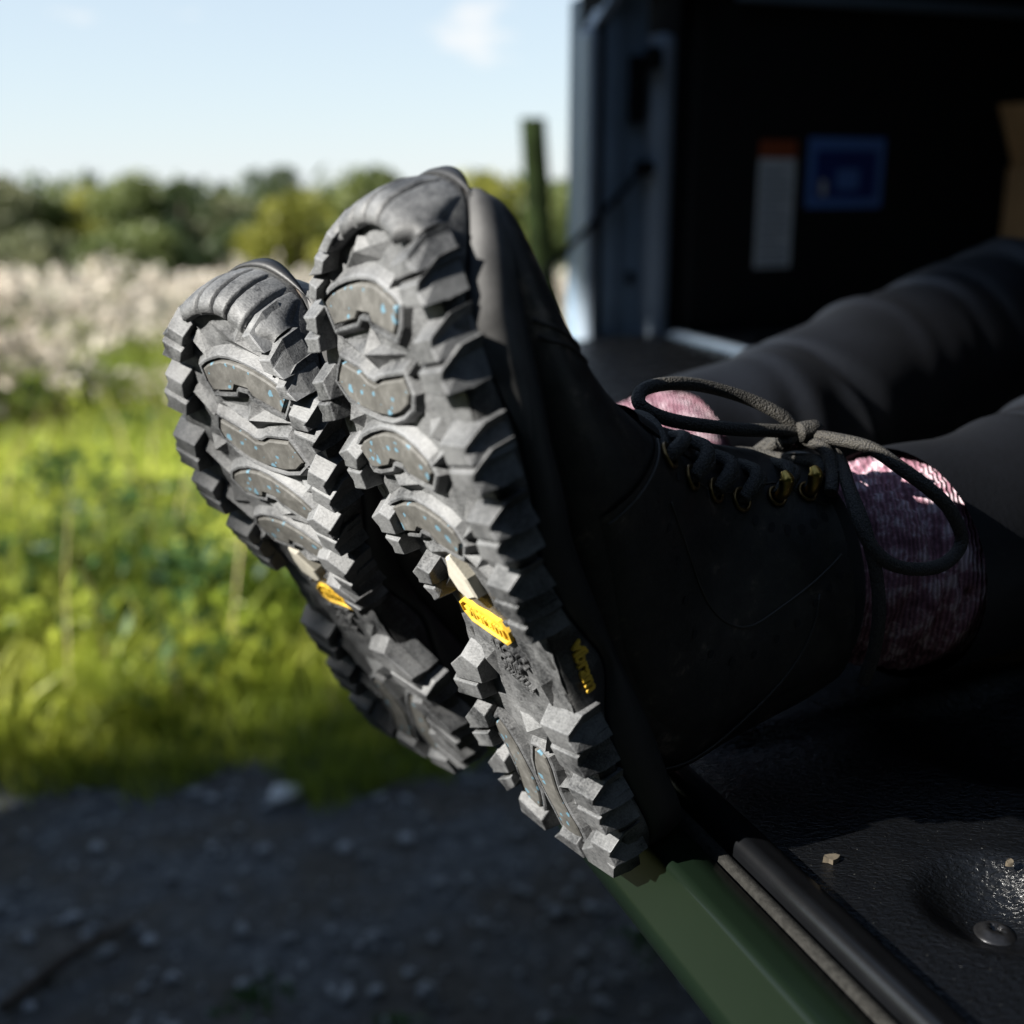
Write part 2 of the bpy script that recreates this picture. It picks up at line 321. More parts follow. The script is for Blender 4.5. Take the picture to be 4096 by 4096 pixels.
LUG = {  # tread faces
 'M0a': [(250.8,-21.5),(256.4,-12.8),(254.6,-8),(250,-14.3)], 'M0b': [(243.2,-31.5),(249.3,-24.2),(248,-16.8),(243.9,-19.5)],
 'M1a': [(236.5,-37),(241.5,-31),(239.5,-25),(235.5,-27)],
 'M2a': [(230,-41.5),(230.4,-30),(224.4,-31),(225.6,-41)], 'M2b': [(222.6,-44),(223.6,-31),(218.6,-31),(217.4,-43.6)],
 'M3a': [(207.2,-46),(208.8,-35),(202.1,-31.7),(200.4,-44)], 'M3b': [(199.2,-46),(200.9,-34),(194.7,-32.4),(192.6,-45.6)],
 'M4a': [(182.2,-39),(185.2,-29),(182,-23),(177,-26.9),(176.8,-38)], 'M4b': [(175.4,-38.6),(176.2,-26),(169.2,-26.7),(167.6,-38)],
 'M5a': [(156.4,-35),(161,-24.5),(159.4,-17),(152.2,-18.5),(149.6,-33)], 'M5b': [(148,-33),(149,-20.5),(142,-22.6),(140,-33)],
 'M6a': [(133.4,-26.5),(138.4,-17.8),(137.6,-8.5),(130.6,-13),(127.8,-26.8)], 'M6b': [(126.8,-25),(128.7,-14.5),(124.8,-13.5),(120.4,-22)],
 'M7a': [(86.1,-37.5),(95.8,-22),(93.8,-10.6),(85,-13),(78.8,-38.5)], 'M7b': [(77,-42.3),(82,-19.8),(74.6,-20.3),(69.4,-43.7)],
 'M8a': [(54.6,-49),(67,-33),(64.6,-26),(58,-27),(48.4,-49.5)], 'M8b': [(46.6,-49.3),(54,-31),(46.4,-31.6),(39.6,-48.3)],
 'M9a': [(31.4,-47),(43.8,-32),(41,-27),(34.4,-27.8),(26,-46.5)], 'M9b': [(23.6,-44.5),(32.3,-28.4),(27,-28.3),(19,-39.6)],
 'M10': [(11.5,-34),(20.5,-30.5),(15.5,-15.6),(9.5,-16)],
 'HBa': [(9,-12.1),(14.6,-5),(15.5,7.6),(8.8,9.5)], 'HBb': [(9,11.5),(15,10),(23,22),(17,32.5),(10,28.7)],
 'L1a': [(247.2,31),(249.4,42),(245.4,47.5),(242.8,33.3)], 'L1b': [(240.8,34),(243,47.9),(236.4,50.5),(235.4,37)],
 'L2a': [(226.4,39.3),(228.4,51.6),(221.6,53.9),(219.5,40.6)], 'L2b': [(217.6,39.4),(220,55.8),(212.6,56.7),(211.4,42.1)],
 'L3a': [(197.4,43.5),(198.6,60.4),(192.6,61.4),(190.4,45.5)], 'L3b': [(188.8,45.4),(191.2,62),(184,62),(182.6,47.4)],
 'L4a': [(172.6,45.1),(174.6,61.4),(168.3,61.4),(166.4,46.2)], 'L4b': [(164.6,45.5),(167,60.6),(159.5,59.2),(158.4,44.6)],
 'L5a': [(147.2,38),(149,54),(142.6,52.9),(141,37)], 'L5b': [(139.4,36.1),(141.2,52),(133,49),(132.4,36)],
 'L6a': [(130,35.6),(131.4,49),(124,46.6),(123.4,34.6)],
 'L7a': [(82,22.7),(85,43),(76.4,43.2),(73.8,26)], 'L7b': [(71.8,23.2),(74.8,42.6),(64.6,41.5),(63.4,25)],
 'L8a': [(53,23),(55,40.6),(47.4,40.6),(45.4,25)], 'L8b': [(43.4,23.6),(46,40),(37.3,38.9),(36.4,24.2)],
 'L9a': [(26.5,22.8),(28.6,37),(20,35.5),(18.7,22.7)]}
MASK = []
def build_boot(name, label, U, Vx, Nn, org, B):
    sg = 1 if B else -1
    root = empty(name); Mx = Matrix(((U[0], -Vx[0], Nn[0], org[0]), (U[1], -Vx[1], Nn[1], org[1]), (U[2], -Vx[2], Nn[2], org[2]), (0, 0, 0, 1)))
    q = Mx.to_3x3().to_quaternion(); root.rotation_mode = 'QUATERNION'; root.rotation_quaternion = q; root.location = org
    tag(root, label, 'boot', 'pair of hiking boots')
    def P(u, v, h): return ((u - 150) * .001, sg * v * .001, h * .001)
    def PA(a): a = np.asarray(a, float); return np.stack([(a[..., 0] - 150) * .001, sg * a[..., 1] * .001, a[..., 2] * .001], -1)
    def on(P2, h): P2 = np.asarray(P2, float); return PA(np.concatenate([P2, (wp(P2[:, 0]) + h)[:, None]], 1))
    # --- base plate of the tread, with low facets
    nu, nv = 130, 40; us = np.linspace(9.5, 259.5, nu); L_ = []
    side = lambda u, s: None
    med = np.array([p for p in OUT if True]);
    iu = OUT[:, 0]; half = len(OUT)
    def bounds(u):
        lo, hi = 99, -99
        a = OUT; b = np.roll(OUT, -1, 0); d = b[:, 0] - a[:, 0]
        k = np.where((np.minimum(a[:, 0], b[:, 0]) <= u) & (np.maximum(a[:, 0], b[:, 0]) >= u))[0]
        for i in k:
            t = (u - a[i, 0]) / (d[i] if abs(d[i]) > 1e-6 else 1e-6); v = a[i, 1] + np.clip(t, 0, 1) * (b[i, 1] - a[i, 1]); lo = min(lo, v); hi = max(hi, v)
        return lo, hi
    for u in us:
        lo, hi = bounds(u); v = np.linspace(lo + .6, hi - .6, nv)
        rel = .9 * np.abs(((u * .09 + v * .05) % 1) - .5) + .8 * np.abs(((u * .05 - v * .08) % 1) - .5)
        L_.append(PA(np.stack([np.full(nv, u), v, wp(u) + rel], 1)))
    outsole = rings('outsole', L_, M['rubber'], root, False, smooth=False)
    # --- insert rims, grip inserts
    for I in INS:
        I = np.array(I); prof = [(5.2, -.5), (2.9, 3.1), (2.2, 3.6), (1.3, 3.5), (1.1, .6)]
        rm = rings('insert_rim', [on(poly_offset(I, d), h) for d, h in prof], M['rubber'], outsole, True, smooth=False); rm.data.materials.append(M['rubber_worn'])
        for i_ in range(len(I), 3 * len(I)): rm.data.polygons[i_].material_index = 1
        rings('grip_insert', [on(I, .3), on(poly_offset(I, -.05), 3.4), on(poly_offset(I, -.6), 3.9)], M['insert'], outsole, True, False, True, smooth=False)
    # --- lugs
    for key, T in LUG.items():
        T = hull(T); c = T.mean(0); hgt = 7.0 if key[0] != 'H' else 6.5
        out_ = -1 if T[:, 1].mean() < 8 else 1
        if key[0] in 'ML' and key not in ('M10',):      # notch in the outer end
            so_ = [i for i in range(len(T)) if (T[i, 1] - c[1]) * out_ > 0 and (T[(i + 1) % len(T), 1] - c[1]) * out_ > 0]
            if so_:
                i = so_[0]; mid_ = (T[i] + T[(i + 1) % len(T)]) / 2; mid_[1] -= out_ * 2.2; T = np.insert(T, i + 1, mid_, 0)
        base = c + (T - c) * 1.08; base[:, 0] += np.where(T[:, 0] > c[0], 3.4, -.8)
        top = c + (T - c) * .95
        low = base.copy(); k = (low[:, 1] - c[1]) * out_ > 0; low[k, 1] += out_ * .6
        rr = [on(low, -7.5 if key[0] != 'H' else -5), on(base, 0.), on(top, hgt)]
        lg = rings('lug', rr, M['rubber'], outsole, True, True, True, smooth=False); lg.data.materials.append(M['rubber_worn'])
        bm = bmesh.new(); bm.from_mesh(lg.data); zc = max(v.co.z for v in bm.verts) - .006
        bmesh.ops.bevel(bm, geom=[e for e in bm.edges if min(v.co.z for v in e.verts) > zc - .004 and e.calc_face_angle(0) > .35], offset=.00045, segments=2, profile=.5, affect='EDGES', material=1, clamp_overlap=True); bm.to_mesh(lg.data); bm.free()
    # --- facetted stars and ridges between the inserts
    def pyramid(nm, pts, apex, h):
        pts = on(np.array(pts), .2); ap = on(np.array([apex]), h)[0]; n = len(pts)
        pyd(nm, [*pts, ap], [(i, (i + 1) % n, n) for i in range(n)] + [tuple(range(n))], M['rubber'], outsole)
    for pts, ap, h in [([(256,-1),(250,6),(252,24),(246,14),(243,-14),(249,-6)], (249.5, 1), 4.2),
                       ([(227,-.5),(221,5),(219,25),(215.5,9),(211.5,1),(216,-7),(221,-25),(222,-6)], (219.2, 0), 5),
                       ([(199,-30),(196,-19),(190,-24),(194,-33)], (194.5,-26), 4), ([(199,28),(202,38),(193,38),(193,29)], (196.5, 33), 4),
                       ([(178,-14),(179,4),(176.5,18),(171,4),(170,-16),(174,-10)], (174.5, -1), 4.6),
                       ([(150,-17),(152,4),(150,16),(146,6),(141,-10),(146,-8)], (147.5, -2), 4.4),
                       ([(150,24),(154,34),(146,32),(143,26)], (148.5, 29), 4), ([(167,30),(176,38),(170,42),(160,36)], (168, 37), 3.6),
                       ([(105,-14),(100,-4),(84,-8),(90,-14)], (95,-10), 3), ([(108,30),(100,33),(82,24),(96,24)], (97, 28), 3),
                       ([(72,-6),(70,10),(62,8),(64,-8)], (66, 1), 4), ([(46,12),(40,19),(30,18),(34,11)], (37.5, 15), 3.4), ([(64,12),(72,20),(60,20),(55,14)], (62, 17), 3.4),
                       ([(12,-8),(15,0),(11,6),(10,-4)], (12,-1), 2.5)]: pyramid('tread_facet', pts, ap, h)
    for k_, (a, b) in enumerate([((246,-22),(240,-20)),((228,-31),(231,-27)),((205,-32),(207,-29)),((180,-25),(183,-26)),((155,-18),(157,-24)),((245,31),(239,22)),((222,38),(214,26)),((194,43),(186,28)),
                                 ((169,45),(160,29)),((143,36),(153,24)),((78,22),(60,9)),((49,23),(42,7)),((60,-33),(60,-27)),((35,-30),(37,-25)),((128,-12),(135,-2))]):
        a = np.array(a, float); b = np.array(b, float); d = (b - a) / np.linalg.norm(b - a); n = np.array([-d[1], d[0]])
        base = [a + n * 3, b + n * 2.2, b - n * 2.2, a - n * 3]; pts = np.concatenate([on(np.array(base), .1), on(np.array([a, b]), 3.6)])
        pyd('tread_rib', pts, [(0, 1, 5, 4), (2, 3, 4, 5), (1, 2, 5), (3, 0, 4), (0, 1, 2, 3)], M['rubber'], outsole)
    # --- grey plug and yellow badge in the arch
    sh = hull([(147,7),(149,11.5),(139.7,14.6),(131.2,14.4),(127.8,6),(131,1.2),(138.3,.6)])
    rings('arch_plug', [on(poly_offset(sh, .4), 0), on(sh, 3.8), on(poly_offset(sh, -1), 4.4)], M['shank'], outsole, True, False, True, smooth=False)
    bc = np.array([115.6, 2.6]); ax = np.array([-.16, .987]); ay = np.array([.987, .16])
    oct_ = np.array([bc + ax * x + ay * y for x, y in [(-15,-2.2),(-11,-5.6),(11,-5.6),(15,-2.2),(15,2.2),(11,5.6),(-11,5.6),(-15,2.2)]])
    rings('logo_badge', [on(oct_, 0), on(oct_, 2.1), on(poly_offset(oct_, -.9), 2.3), on(poly_offset(oct_, -1.2), 1.4)], M['yellow'], root, True, False, True, smooth=False)
    def text(nm, s, size, place, mat, ext, bev=0):
        cu = bpy.data.curves.new(nm, 'FONT'); cu.body = s; cu.size = size; cu.align_x = 'CENTER'; cu.align_y = 'CENTER'; cu.extrude = ext; cu.offset = size * .018; cu.resolution_u = 3
        if bev: cu.bevel_depth = bev; cu.bevel_resolution = 1
        to = bpy.data.objects.new(nm, cu); COL.objects.link(to); dg = bpy.context.evaluated_depsgraph_get()
        me = bpy.data.meshes.new_from_object(to.evaluated_get(dg)); bpy.data.objects.remove(to)
        a = np.zeros(len(me.vertices) * 3, np.float32); me.vertices.foreach_get('co', a); a = a.reshape(-1, 3)
        b = place(a).astype(np.float32); me.vertices.foreach_set('co', b.ravel()); me.update()
        me.materials.clear(); return link(nm, me, mat, root)
    vs = -1 if B else 1      # text always runs the readable way round
    def sole_place(u0, v0, hh, ang):
        ca, sa = math.cos(ang), math.sin(ang)
        def f_(a):
            x = a[:, 0] * ca - a[:, 1] * sa; y = a[:, 0] * sa + a[:, 1] * ca
            u = u0 + y; v = v0 * vs + x                     # v measured to the right as seen
            return np.stack([(u - 150) * .001, -v * .001, (wp(u) + hh + a[:, 2]) * .001], 1)
        return f_
    text('badge_lettering', 'vibram', 8.6, sole_place(115.8, 2.6, 1.75, -.16 * vs), M['yellow'], .5)
    text('sole_lettering', 'ARCTIC\nGRIP', 6.2, sole_place(101, 8.5, 1.4, -.25 * vs), M['rubber'], .8)
    text('sole_lettering', 'technology', 4.0, sole_place(92.5, 9.5, 1.4, -.25 * vs), M['rubber'], .7)
    text('registered_mark', '®', 3.4, sole_place(119.5, 19, 1.3, -.2 * vs), M['rubber'], .6)
    # --- side walls: textured outsole cup, midsole
    def wall(nm, prof, mat, parent, smooth=True):
        R = []
        for d, hf in prof:
            pts = OUT + ONRM * (d(OUT[:, 0]) if callable(d) else d); h = wp(OUT[:, 0]) + (hf(OUT[:, 0], OUT[:, 1]) if callable(hf) else hf)
            R.append(PA(np.concatenate([pts, h[:, None]], 1)))
        return rings(nm, R, mat, parent, True, smooth=smooth)
    def line1(u, v=0): return -9 - 2.2 * np.sin(u * .075) - np.clip(u - 232, 0, 40) * .45 - 5 * np.exp(-((u - 98) / 13.) ** 2)
    def line2(u, v=0): return -23 - 2.5 * np.sin(u * .03 + .5) - np.clip(40 - u, 0, 40) * .12 + np.clip(u - 240, 0, 40) * .2
    cup = wall('outsole_cup', [(-5, .3), (-.8, .3), (.2, -1), (.9, -5), (.9, lambda u, v: line1(u) + 1), (.1, line1), (-2, lambda u, v: line1(u) - .3)], M['rubber_side'], root)
    # fine pebble studs give the cup its woven texture
    wall('midsole', [(-2.2, lambda u, v: line1(u) + .2), (.2, lambda u, v: line1(u) - .6), (1.3, lambda u, v: line1(u) - 2), (2.0, lambda u, v: (line1(u) + line2(u)) / 2), (1.2, lambda u, v: line2(u) + 1.5), (-.2, line2), (-7, lambda u, v: line2(u) - 1)], M['midsole'], root)
    # --- toe bumper that wraps up over the toe, slit by grooves
    i0 = np.where((OUT[:, 0] > np.where(OUT[:, 1] > 10, 250.5, 250.5)))[0]; seg = OUT[i0]; nrm = ONRM[i0]; R = []
    s = np.linspace(0, 1, len(seg)); nn = 90; f1 = lambda A: np.stack([np.interp(np.linspace(0, 1, nn), s, A[:, k]) for k in range(A.shape[1])], 1)
    seg, nrm = f1(seg), f1(nrm); th = np.linspace(0, 1, nn)
    groove = 2.1 * sum(np.exp(-((th - g) / .013) ** 2) for g in (.20, .36, .53, .70))
    endf = np.clip(np.minimum(th, 1 - th) * 9, .25, 1)
    for d, h, gr in [(-5.2, -.8, 0), (-4.4, 5.9, .2), (-2.6, 6.8, .8), (-.2, 6.0, 1.0), (1.8, 3.6, 1.2), (3.1, 0, 1.2), (3.6, -5, 1.3), (3.4, -11, 1.3), (1.8, -17, 1.0), (-.8, -21.5, .4), (-4.5, -24.5, 0), (-8, -25, 0)]:
        pts = seg + nrm * (d * (1 if d > 0 else endf) - gr * groove)[:, None]; hh = wp(seg[:, 0]) + h * (endf if h > 0 else .35 + .65 * endf) - (gr * groove * .7 if h > 0 else 0)
        R.append(PA(np.concatenate([pts, hh[:, None]], 1)))
    rings('toe_bumper', R, M['rubber'], root, False)
    # rubber fin on each flank behind the toe
    for sd in (1, -1):
        k = (OUT[:, 1] > 20) if sd > 0 else (OUT[:, 1] < -12); k &= (OUT[:, 0] > 185) & (OUT[:, 0] < 256); ii = np.where(k)[0]; seg2 = OUT[ii]; n2 = ONRM[ii]
        tt = np.linspace(0, 1, len(ii)); fat = np.sin(np.pi * np.clip(tt, .0, 1)) ** .6
        mid = wp(seg2[:, 0]) - 15 - np.clip(seg2[:, 0] - 225, 0, 40) * .28; Rr = []
        for a_ in np.linspace(-1, 1, 9):
            dd = 1.2 + 3.4 * fat * math.cos(a_ * 1.5); hh = mid + a_ * 7.5 * fat
            Rr.append(PA(np.concatenate([seg2 + n2 * dd[:, None], hh[:, None]], 1)))
        rings('side_fin', Rr, M['fin'], root, False)
    # --- leather upper
    SEC = [(259,36,258,39,10,6),(258,31,254,44,10,20),(251,28,247,49,9.5,31),(237,22,231,51,9,39),(213,16,206,53,9,43),(187,12,182,59,9,44),(160,12,163,69,10,41),(122,14,148,82,8,36),(82,14,134,96,2,35),
           (42,16,123,110,-2,34),(17,34,115,121,-3,34),(11,64,109,130,-2,33),(8,88,103,136,0,33.5),(7,104,98,142,2,34.5),(8,115,95,146,3.5,35.5)]
    SECd = catmull(SEC, 5); Rr = []; n = 48
    for sb in SECd:
        ub, tb, uf, tf, c, hw = sb; th_ = np.linspace(0, 2 * math.pi, n, endpoint=False); co_, si_ = np.cos(th_), np.sin(th_)
        ex = 2 / 2.5; x = np.sign(co_) * np.abs(co_) ** ex; y = np.sign(si_) * np.abs(si_) ** ex      # x: back->front, y: across
        hwf = hw * (1 - .18 * np.clip(x, 0, 1))
        Rr.append(PA(np.stack([(ub + uf) / 2 + x * (uf - ub) / 2, c + y * hwf, -((tb + tf) / 2 + x * (tf - tb) / 2)], 1)))
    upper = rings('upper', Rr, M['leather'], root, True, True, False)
    # collar padding and lining
    def collar(k, gro, dt):
        ub, tb, uf, tf, c, hw = SECd[k]; th_ = np.linspace(0, 2 * math.pi, n, endpoint=False); x, y = np.cos(th_), np.sin(th_)
        return PA(np.stack([(ub + uf) / 2 + x * (abs(uf - ub) / 2 + gro), c + y * (hw + gro), -((tb + tf) / 2 + x * (tf - tb) / 2 + dt)], 1))
    rings('collar', [collar(-1, -.5, -3), collar(-1, 1.2, 1), collar(-1, .3, 4), collar(-1, -2.5, 5), collar(-1, -5, 2), collar(-4, -7, 0)], M['lining'], root)
    # stitched quarter panel standing proud of the vamp (outer and inner side)
    def surf(k, th_, off):     # point on the upper, k in section units
        sb = np.array([np.interp(k, np.arange(len(SECd)), SECd[:, j]) for j in range(6)]); ub, tb, uf, tf, c, hw = sb
        ex = 2 / 2.5; cx_, sx_ = math.cos(th_), math.sin(th_); x = math.copysign(abs(cx_) ** ex, cx_); y = math.copysign(abs(sx_) ** ex, sx_); hwf = hw * (1 - .18 * max(x, 0))
        a = np.array([(ub + uf) / 2 + x * ((uf - ub) / 2), c + y * (hwf + off), (tb + tf) / 2 + x * ((tf - tb) / 2)])
        return (a[0], a[1], -a[2])
    for sd in (1, -1):
        R = []
        for k in np.linspace(32, 68, 40):
            front = .30 + .35 * max(0, (36 - k) / 6); back = 2.2 - .25 * max(0, (40 - k) / 8)
            R.append([P(*surf(k, sd * a, 1.4 if 0 < i < 15 else -.6)) for i, a in enumerate(np.linspace(front, back, 16))])
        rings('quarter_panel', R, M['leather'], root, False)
        for k in np.linspace(36, 64, 11):
            a = .95 + .10 * math.sin(k * .25); c_ = np.array(surf(k, sd * a, 1.75)); c2 = np.array(surf(k + .5, sd * a, 1.75)); c3 = np.array(surf(k, sd * (a + .08), 1.75))
            e1_ = (c2 - c_); e1_ /= np.linalg.norm(e1_); e2_ = (c3 - c_); e2_ /= np.linalg.norm(e2_)
            th_ = np.linspace(0, 2 * math.pi, 10, endpoint=False)
            pyd('brogue_hole', [P(*(c_ + e1_ * 1.6 * math.cos(t) + e2_ * 2.1 * math.sin(t))) for t in th_], [tuple(range(10))], M['lining'], root, fix=False)
    for sd in (1, -1):
        for line in ([(k, .30 + .35 * max(0, (36 - k) / 6) + .06) for k in np.linspace(33, 68, 30)], [(32.6, a) for a in np.linspace(.66, 1.9, 14)], [(k, 1.30 + .25 * math.sin((k - 36) * .11)) for k in np.linspace(36, 66, 30)],
                     [(k, .72 + .12 * math.sin(k * .2)) for k in np.linspace(38, 66, 30)], [(20 + 3 * math.cos(a * 1.2), a) for a in np.linspace(.05, 1.75, 20)], [(21 + 3 * math.cos(a * 1.2), a) for a in np.linspace(.05, 1.75, 20)], [(52 + 9 * math.cos((a - 1.3) * 1.5), a) for a in np.linspace(1.5, 2.6, 16)]):
            tube('stitched_seam', [P(*surf(k, sd * a, 1.5 if k > 32.5 else .3)) for k, a in line], .00055, M['thread'], root, 5, True, 2)
        for k in np.linspace(37, 65, 12):
            for a in (1.42 + .25 * math.sin((k - 36) * .11),):
                c_ = np.array(surf(k, sd * a, 1.75)); c2 = np.array(surf(k + .5, sd * a, 1.75)); c3 = np.array(surf(k, sd * (a + .08), 1.75)); e1_ = c2 - c_; e1_ /= np.linalg.norm(e1_); e2_ = c3 - c_; e2_ /= np.linalg.norm(e2_)
                pyd('brogue_hole', [P(*(c_ + e1_ * 1.2 * math.cos(t) + e2_ * 1.7 * math.sin(t))) for t in np.linspace(0, 2 * math.pi, 10, endpoint=False)], [tuple(range(10))], M['lining'], root, fix=False)
    # tongue
    R = []
    for k in np.linspace(30, 72, 30):
        kk = min(k, 69.9); ex_ = max(0, k - 69.9) * 3
        row = []
        for a in np.linspace(-.62, .62, 9):
            p_ = np.array(surf(kk, a, 0)); p_[2] -= 3.5 * math.cos(a * 2) + ex_; p_[0] += .8 + ex_ * .2; row.append(P(*p_))
        R.append(row)
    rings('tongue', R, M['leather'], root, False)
    # eyelets, hooks, laces
    eye = [(147.6, 68.9), (132.4, 79), (118.8, 91.4), (107.1, 103.8)]; hook = [(98.3, 121), (92.5, 135)]
    def torus(nm, c, nrm, r, rr, mat):
        nrm = np.array(nrm, float); nrm /= np.linalg.norm(nrm); a = np.cross(nrm, (0, 0, 1.)); a /= np.linalg.norm(a); b = np.cross(nrm, a); R = []
        for t in np.linspace(0, 2 * math.pi, 20, endpoint=False):
            d = a * math.cos(t) + b * math.sin(t); R.append([tuple(np.array(c) + d * (r + rr * math.cos(s)) + nrm * rr * math.sin(s)) for s in np.linspace(0, 2 * math.pi, 8, endpoint=False)])
        R.append(R[0]); return rings(nm, R, mat, root)
    E_ = {1: [], -1: []}
    from mathutils.bvhtree import BVHTree
    bv = BVHTree.FromPolygons([v.co for v in upper.data.vertices], [tuple(p.vertices) for p in upper.data.polygons])
    for sd in (1, -1):
        for (u, t) in eye + hook:
            o_ = Vector(P(u, 8 + sd * 90, -t)); d_ = Vector((0, -sg * sd, 0)); hit = bv.ray_cast(o_, d_)
            p_ = hit[0] if hit[0] else Vector(P(u, 5 + sd * 24, -t)); nr = hit[1] if hit[0] else Vector((0, sg * sd, 0))
            if nr.y * sg * sd < 0: nr = -nr
            E_[sd].append((np.array(p_), np.array(nr)))
        for p_, nr in E_[sd][:4]: torus('eyelet', p_ + nr * .0018, nr, .0042, .0009, M['brass'])
        for p_, nr in E_[sd][4:]:
            torus('hook_base', p_ + nr * .0018, nr, .0036, .0008, M['brass'])
            up_ = np.array(P(1, 0, -.3)) - np.array(P(0, 0, 0)); up_ /= np.linalg.norm(up_)
            tube('lace_hook', [p_ + nr * .001, p_ + nr * .006, p_ + nr * .008 + up_ * .004, p_ + nr * .006 + up_ * .008], [.0022, .0026, .003, .0012], M['gold'], root, 8)
    LR = .0027
    for i in range(5):
        for sd in (1, -1):
            p0, n0 = E_[sd][i]; p1, n1 = E_[-sd][i + 1]
            topm = (p0 + p1) / 2; lift = np.array((0.002, 0, -.0125 - .001 * i + .003 * sd))
            tube('lace', [p0 - n0 * .002, p0 + n0 * .0035 + (topm - p0) * .08 + lift * .2, p0 * .68 + topm * .32 + lift * .75 + n0 * .006, topm + lift, p1 * .68 + topm * .32 + lift * .75 + n1 * .006, p1 + n1 * .002], LR, M['lace'], root, 8)
    p0, p1 = E_[1][0][0], E_[-1][0][0]
    tube('lace', [p0, p0 * .75 + p1 * .25 + np.array((.004, 0, -.009)), (p0 + p1) / 2 + np.array((.006, 0, -.012)), p1 * .75 + p0 * .25 + np.array((.004, 0, -.009)), p1], LR, M['lace'], root, 8)
    K = (107, 6, -153)
    def lp(nm, pts, r=LR): return tube(nm, [P(*p) for p in pts], r, M['lace'], root, 8)
    lp('lace_loop', [K, (105, 22, -156.5), (101, 35, -160), (92.5, 46, -162), (83.3, 54, -165), (73, 58, -168.5), (59.5, 59, -170), (54.8, 59, -163), (57, 58.5, -151.5), (64.6, 56, -139), (74, 53, -132.5), (85.5, 47, -133.5), (93, 37, -142), (99, 20, -155), K])
    lp('lace_loop', [K, (117, 3, -149), (128, -4, -141), (141, -8, -126), (150, -8, -111), (154, -8, -98), (151, -4, -92), (141, 0, -100), (126, 4, -122), (112, 5, -146), K])
    lp('lace_end', [K, (98, 18, -156), (91, 39, -141), (81.3, 49, -133.7), (64.9, 52, -130.3), (50, 52, -126.7), (33.3, 48, -123), (18.9, 42, -119)])
    lp('lace_end', [K, (100, -14, -154), (90, -28, -146), (78, -37, -138), (62, -43, -132), (44, -42, -128)])
    lp('lace_knot', [(110, 9, -150), (108, 10, -156), (104, 7, -158), (103, 2, -154), (106, 2, -148), (110, 6, -147)], .0042)
    for sd in (1, -1): lp('lace', [(106, 6, -152), (103, 6 + sd * 12, -152), (97, 6 + sd * 20, -146), (93, 4 + sd * 27, -138)])
    # pull loop at the heel
    tube('pull_loop', [P(19, -3, -118), P(10, -3, -126), P(8, -3, -138), P(17, -3, -142), P(22, -3, -130)], .0022, M['leather'], root, 8)
    # side lettering on the outer wall
    def side_place(a):
        u = 103 - a[:, 0]; hh = -8.2 - a[:, 1]; _, hi = 0, 0
        v = np.interp(u, [80, 100, 115, 130], [40, 40, 42, 46]) + 1.2 + a[:, 2]
        return np.stack([(u - 150) * .001, sg * v * .001, hh * .001], 1)
    tx = text('side_lettering', 'vibram', 7.4, (lambda a: side_place(a * np.array([1 if not B else -1, 1, 1]))), M['yellow'], .6, .15)
    return root
A_ax = ((-.3446, -.1588, .9252), (.5278, -.8478, .0511), (-.7763, -.506, -.376))
B_ax = ((-.2564, -.4214, .8699), (.7413, -.6633, -.1028), (-.6203, -.6184, -.4824))
bootA = build_boot('hiking_boot', 'black hiking boot with yellow side lettering, laces and pink sock in full view', *A_ax, (-.0209, .3871, .9337), False)
bootB = build_boot('hiking_boot', 'black hiking boot half hidden behind the other boot, its sole against the meadow', *B_ax, (-.0832, .4843, .9011), True)

# ------------------------------------------------------------------ pickup truck (frame: a across the truck, b forward into it)
E1 = np.array([-.35, .937]); E1 /= np.linalg.norm(E1); E2 = np.array([E1[1], -E1[0]]); O2 = np.array([.0705, .389])
AX = np.array([[E1[0], E1[1], 0], [E2[0], E2[1], 0], [0, 0, 1]])
def tp(a, b, z):
    a, b, z = np.broadcast_arrays(np.asarray(a, float), np.asarray(b, float), np.asarray(z, float))
    return np.stack([O2[0] + a * E1[0] + b * E2[0], O2[1] + a * E1[1] + b * E2[1], z], -1)
truck = empty('pickup_truck', tuple(tp(.48, 2.2, 0)))
truck.rotation_euler = (0, 0, 0)
tag(truck, 'dark green pickup truck with its tailgate lowered and a canopy over the bed', 'truck')
TO = np.array(truck.location)
def tpart(o, parent=None):      # geometry is given in world space; keep it there under the truck
    o.parent = parent or truck
    if (parent or truck) is truck: o.matrix_parent_inverse = Matrix.Translation(-truck.location)
    return o
def tbox(nm, a0, a1, b0, b1, z0, z1, mat, bev=.004, parent=None):
    return tpart(boxm(nm, tp((a0 + a1) / 2, (b0 + b1) / 2, (z0 + z1) / 2), (abs(a1 - a0), abs(b1 - b0), abs(z1 - z0)), mat, None, bev, AX), parent)
A0, A1 = -.30, 1.195
def sweep(nm, prof, mat, a0=A0, a1=A1, parent=None, na=2):
    return tpart(rings(nm, [tp(a, [p[0] for p in prof], [p[1] for p in prof]) for a in np.linspace(a0, a1, na)], mat, None, False), parent)
def arc(b, z, r, t0, t1, n=7): return [(b + r * math.cos(t), z + r * math.sin(t)) for t in np.linspace(math.radians(t0), math.radians(t1), n)]
tg = sweep('tailgate', [(.60, .77), (.55, .758), (.03, .744), (.012, .746), (-.010, .762), (-.022, .778), (-.0262, .786), (-.0268, .790), (-.0262, .794), (-.0168, .8078)] + arc(-.0128, .8072, .0046, 150, 92, 6) + [(-.008, .8118), (.0, .8115), (.002, .806), (.012, .806)], M['paint'])
for e in (A0, A1):
    p_ = [(.60, .77), (.03, .744), (.012, .746), (-.022, .78), (-.026, .80), (0, .8115), (.02, .806), (.6, .825)]
    tpart(pyd('tailgate_end', [tuple(tp(e, b, z)) for b, z in p_], [tuple(range(8))], M['paint'], fix=False), tg)
sweep('sealant_strip', [(.0015, .8085), (.0025, .8122), (.0065, .8124), (.0075, .8085)], M['seam'], parent=tg)
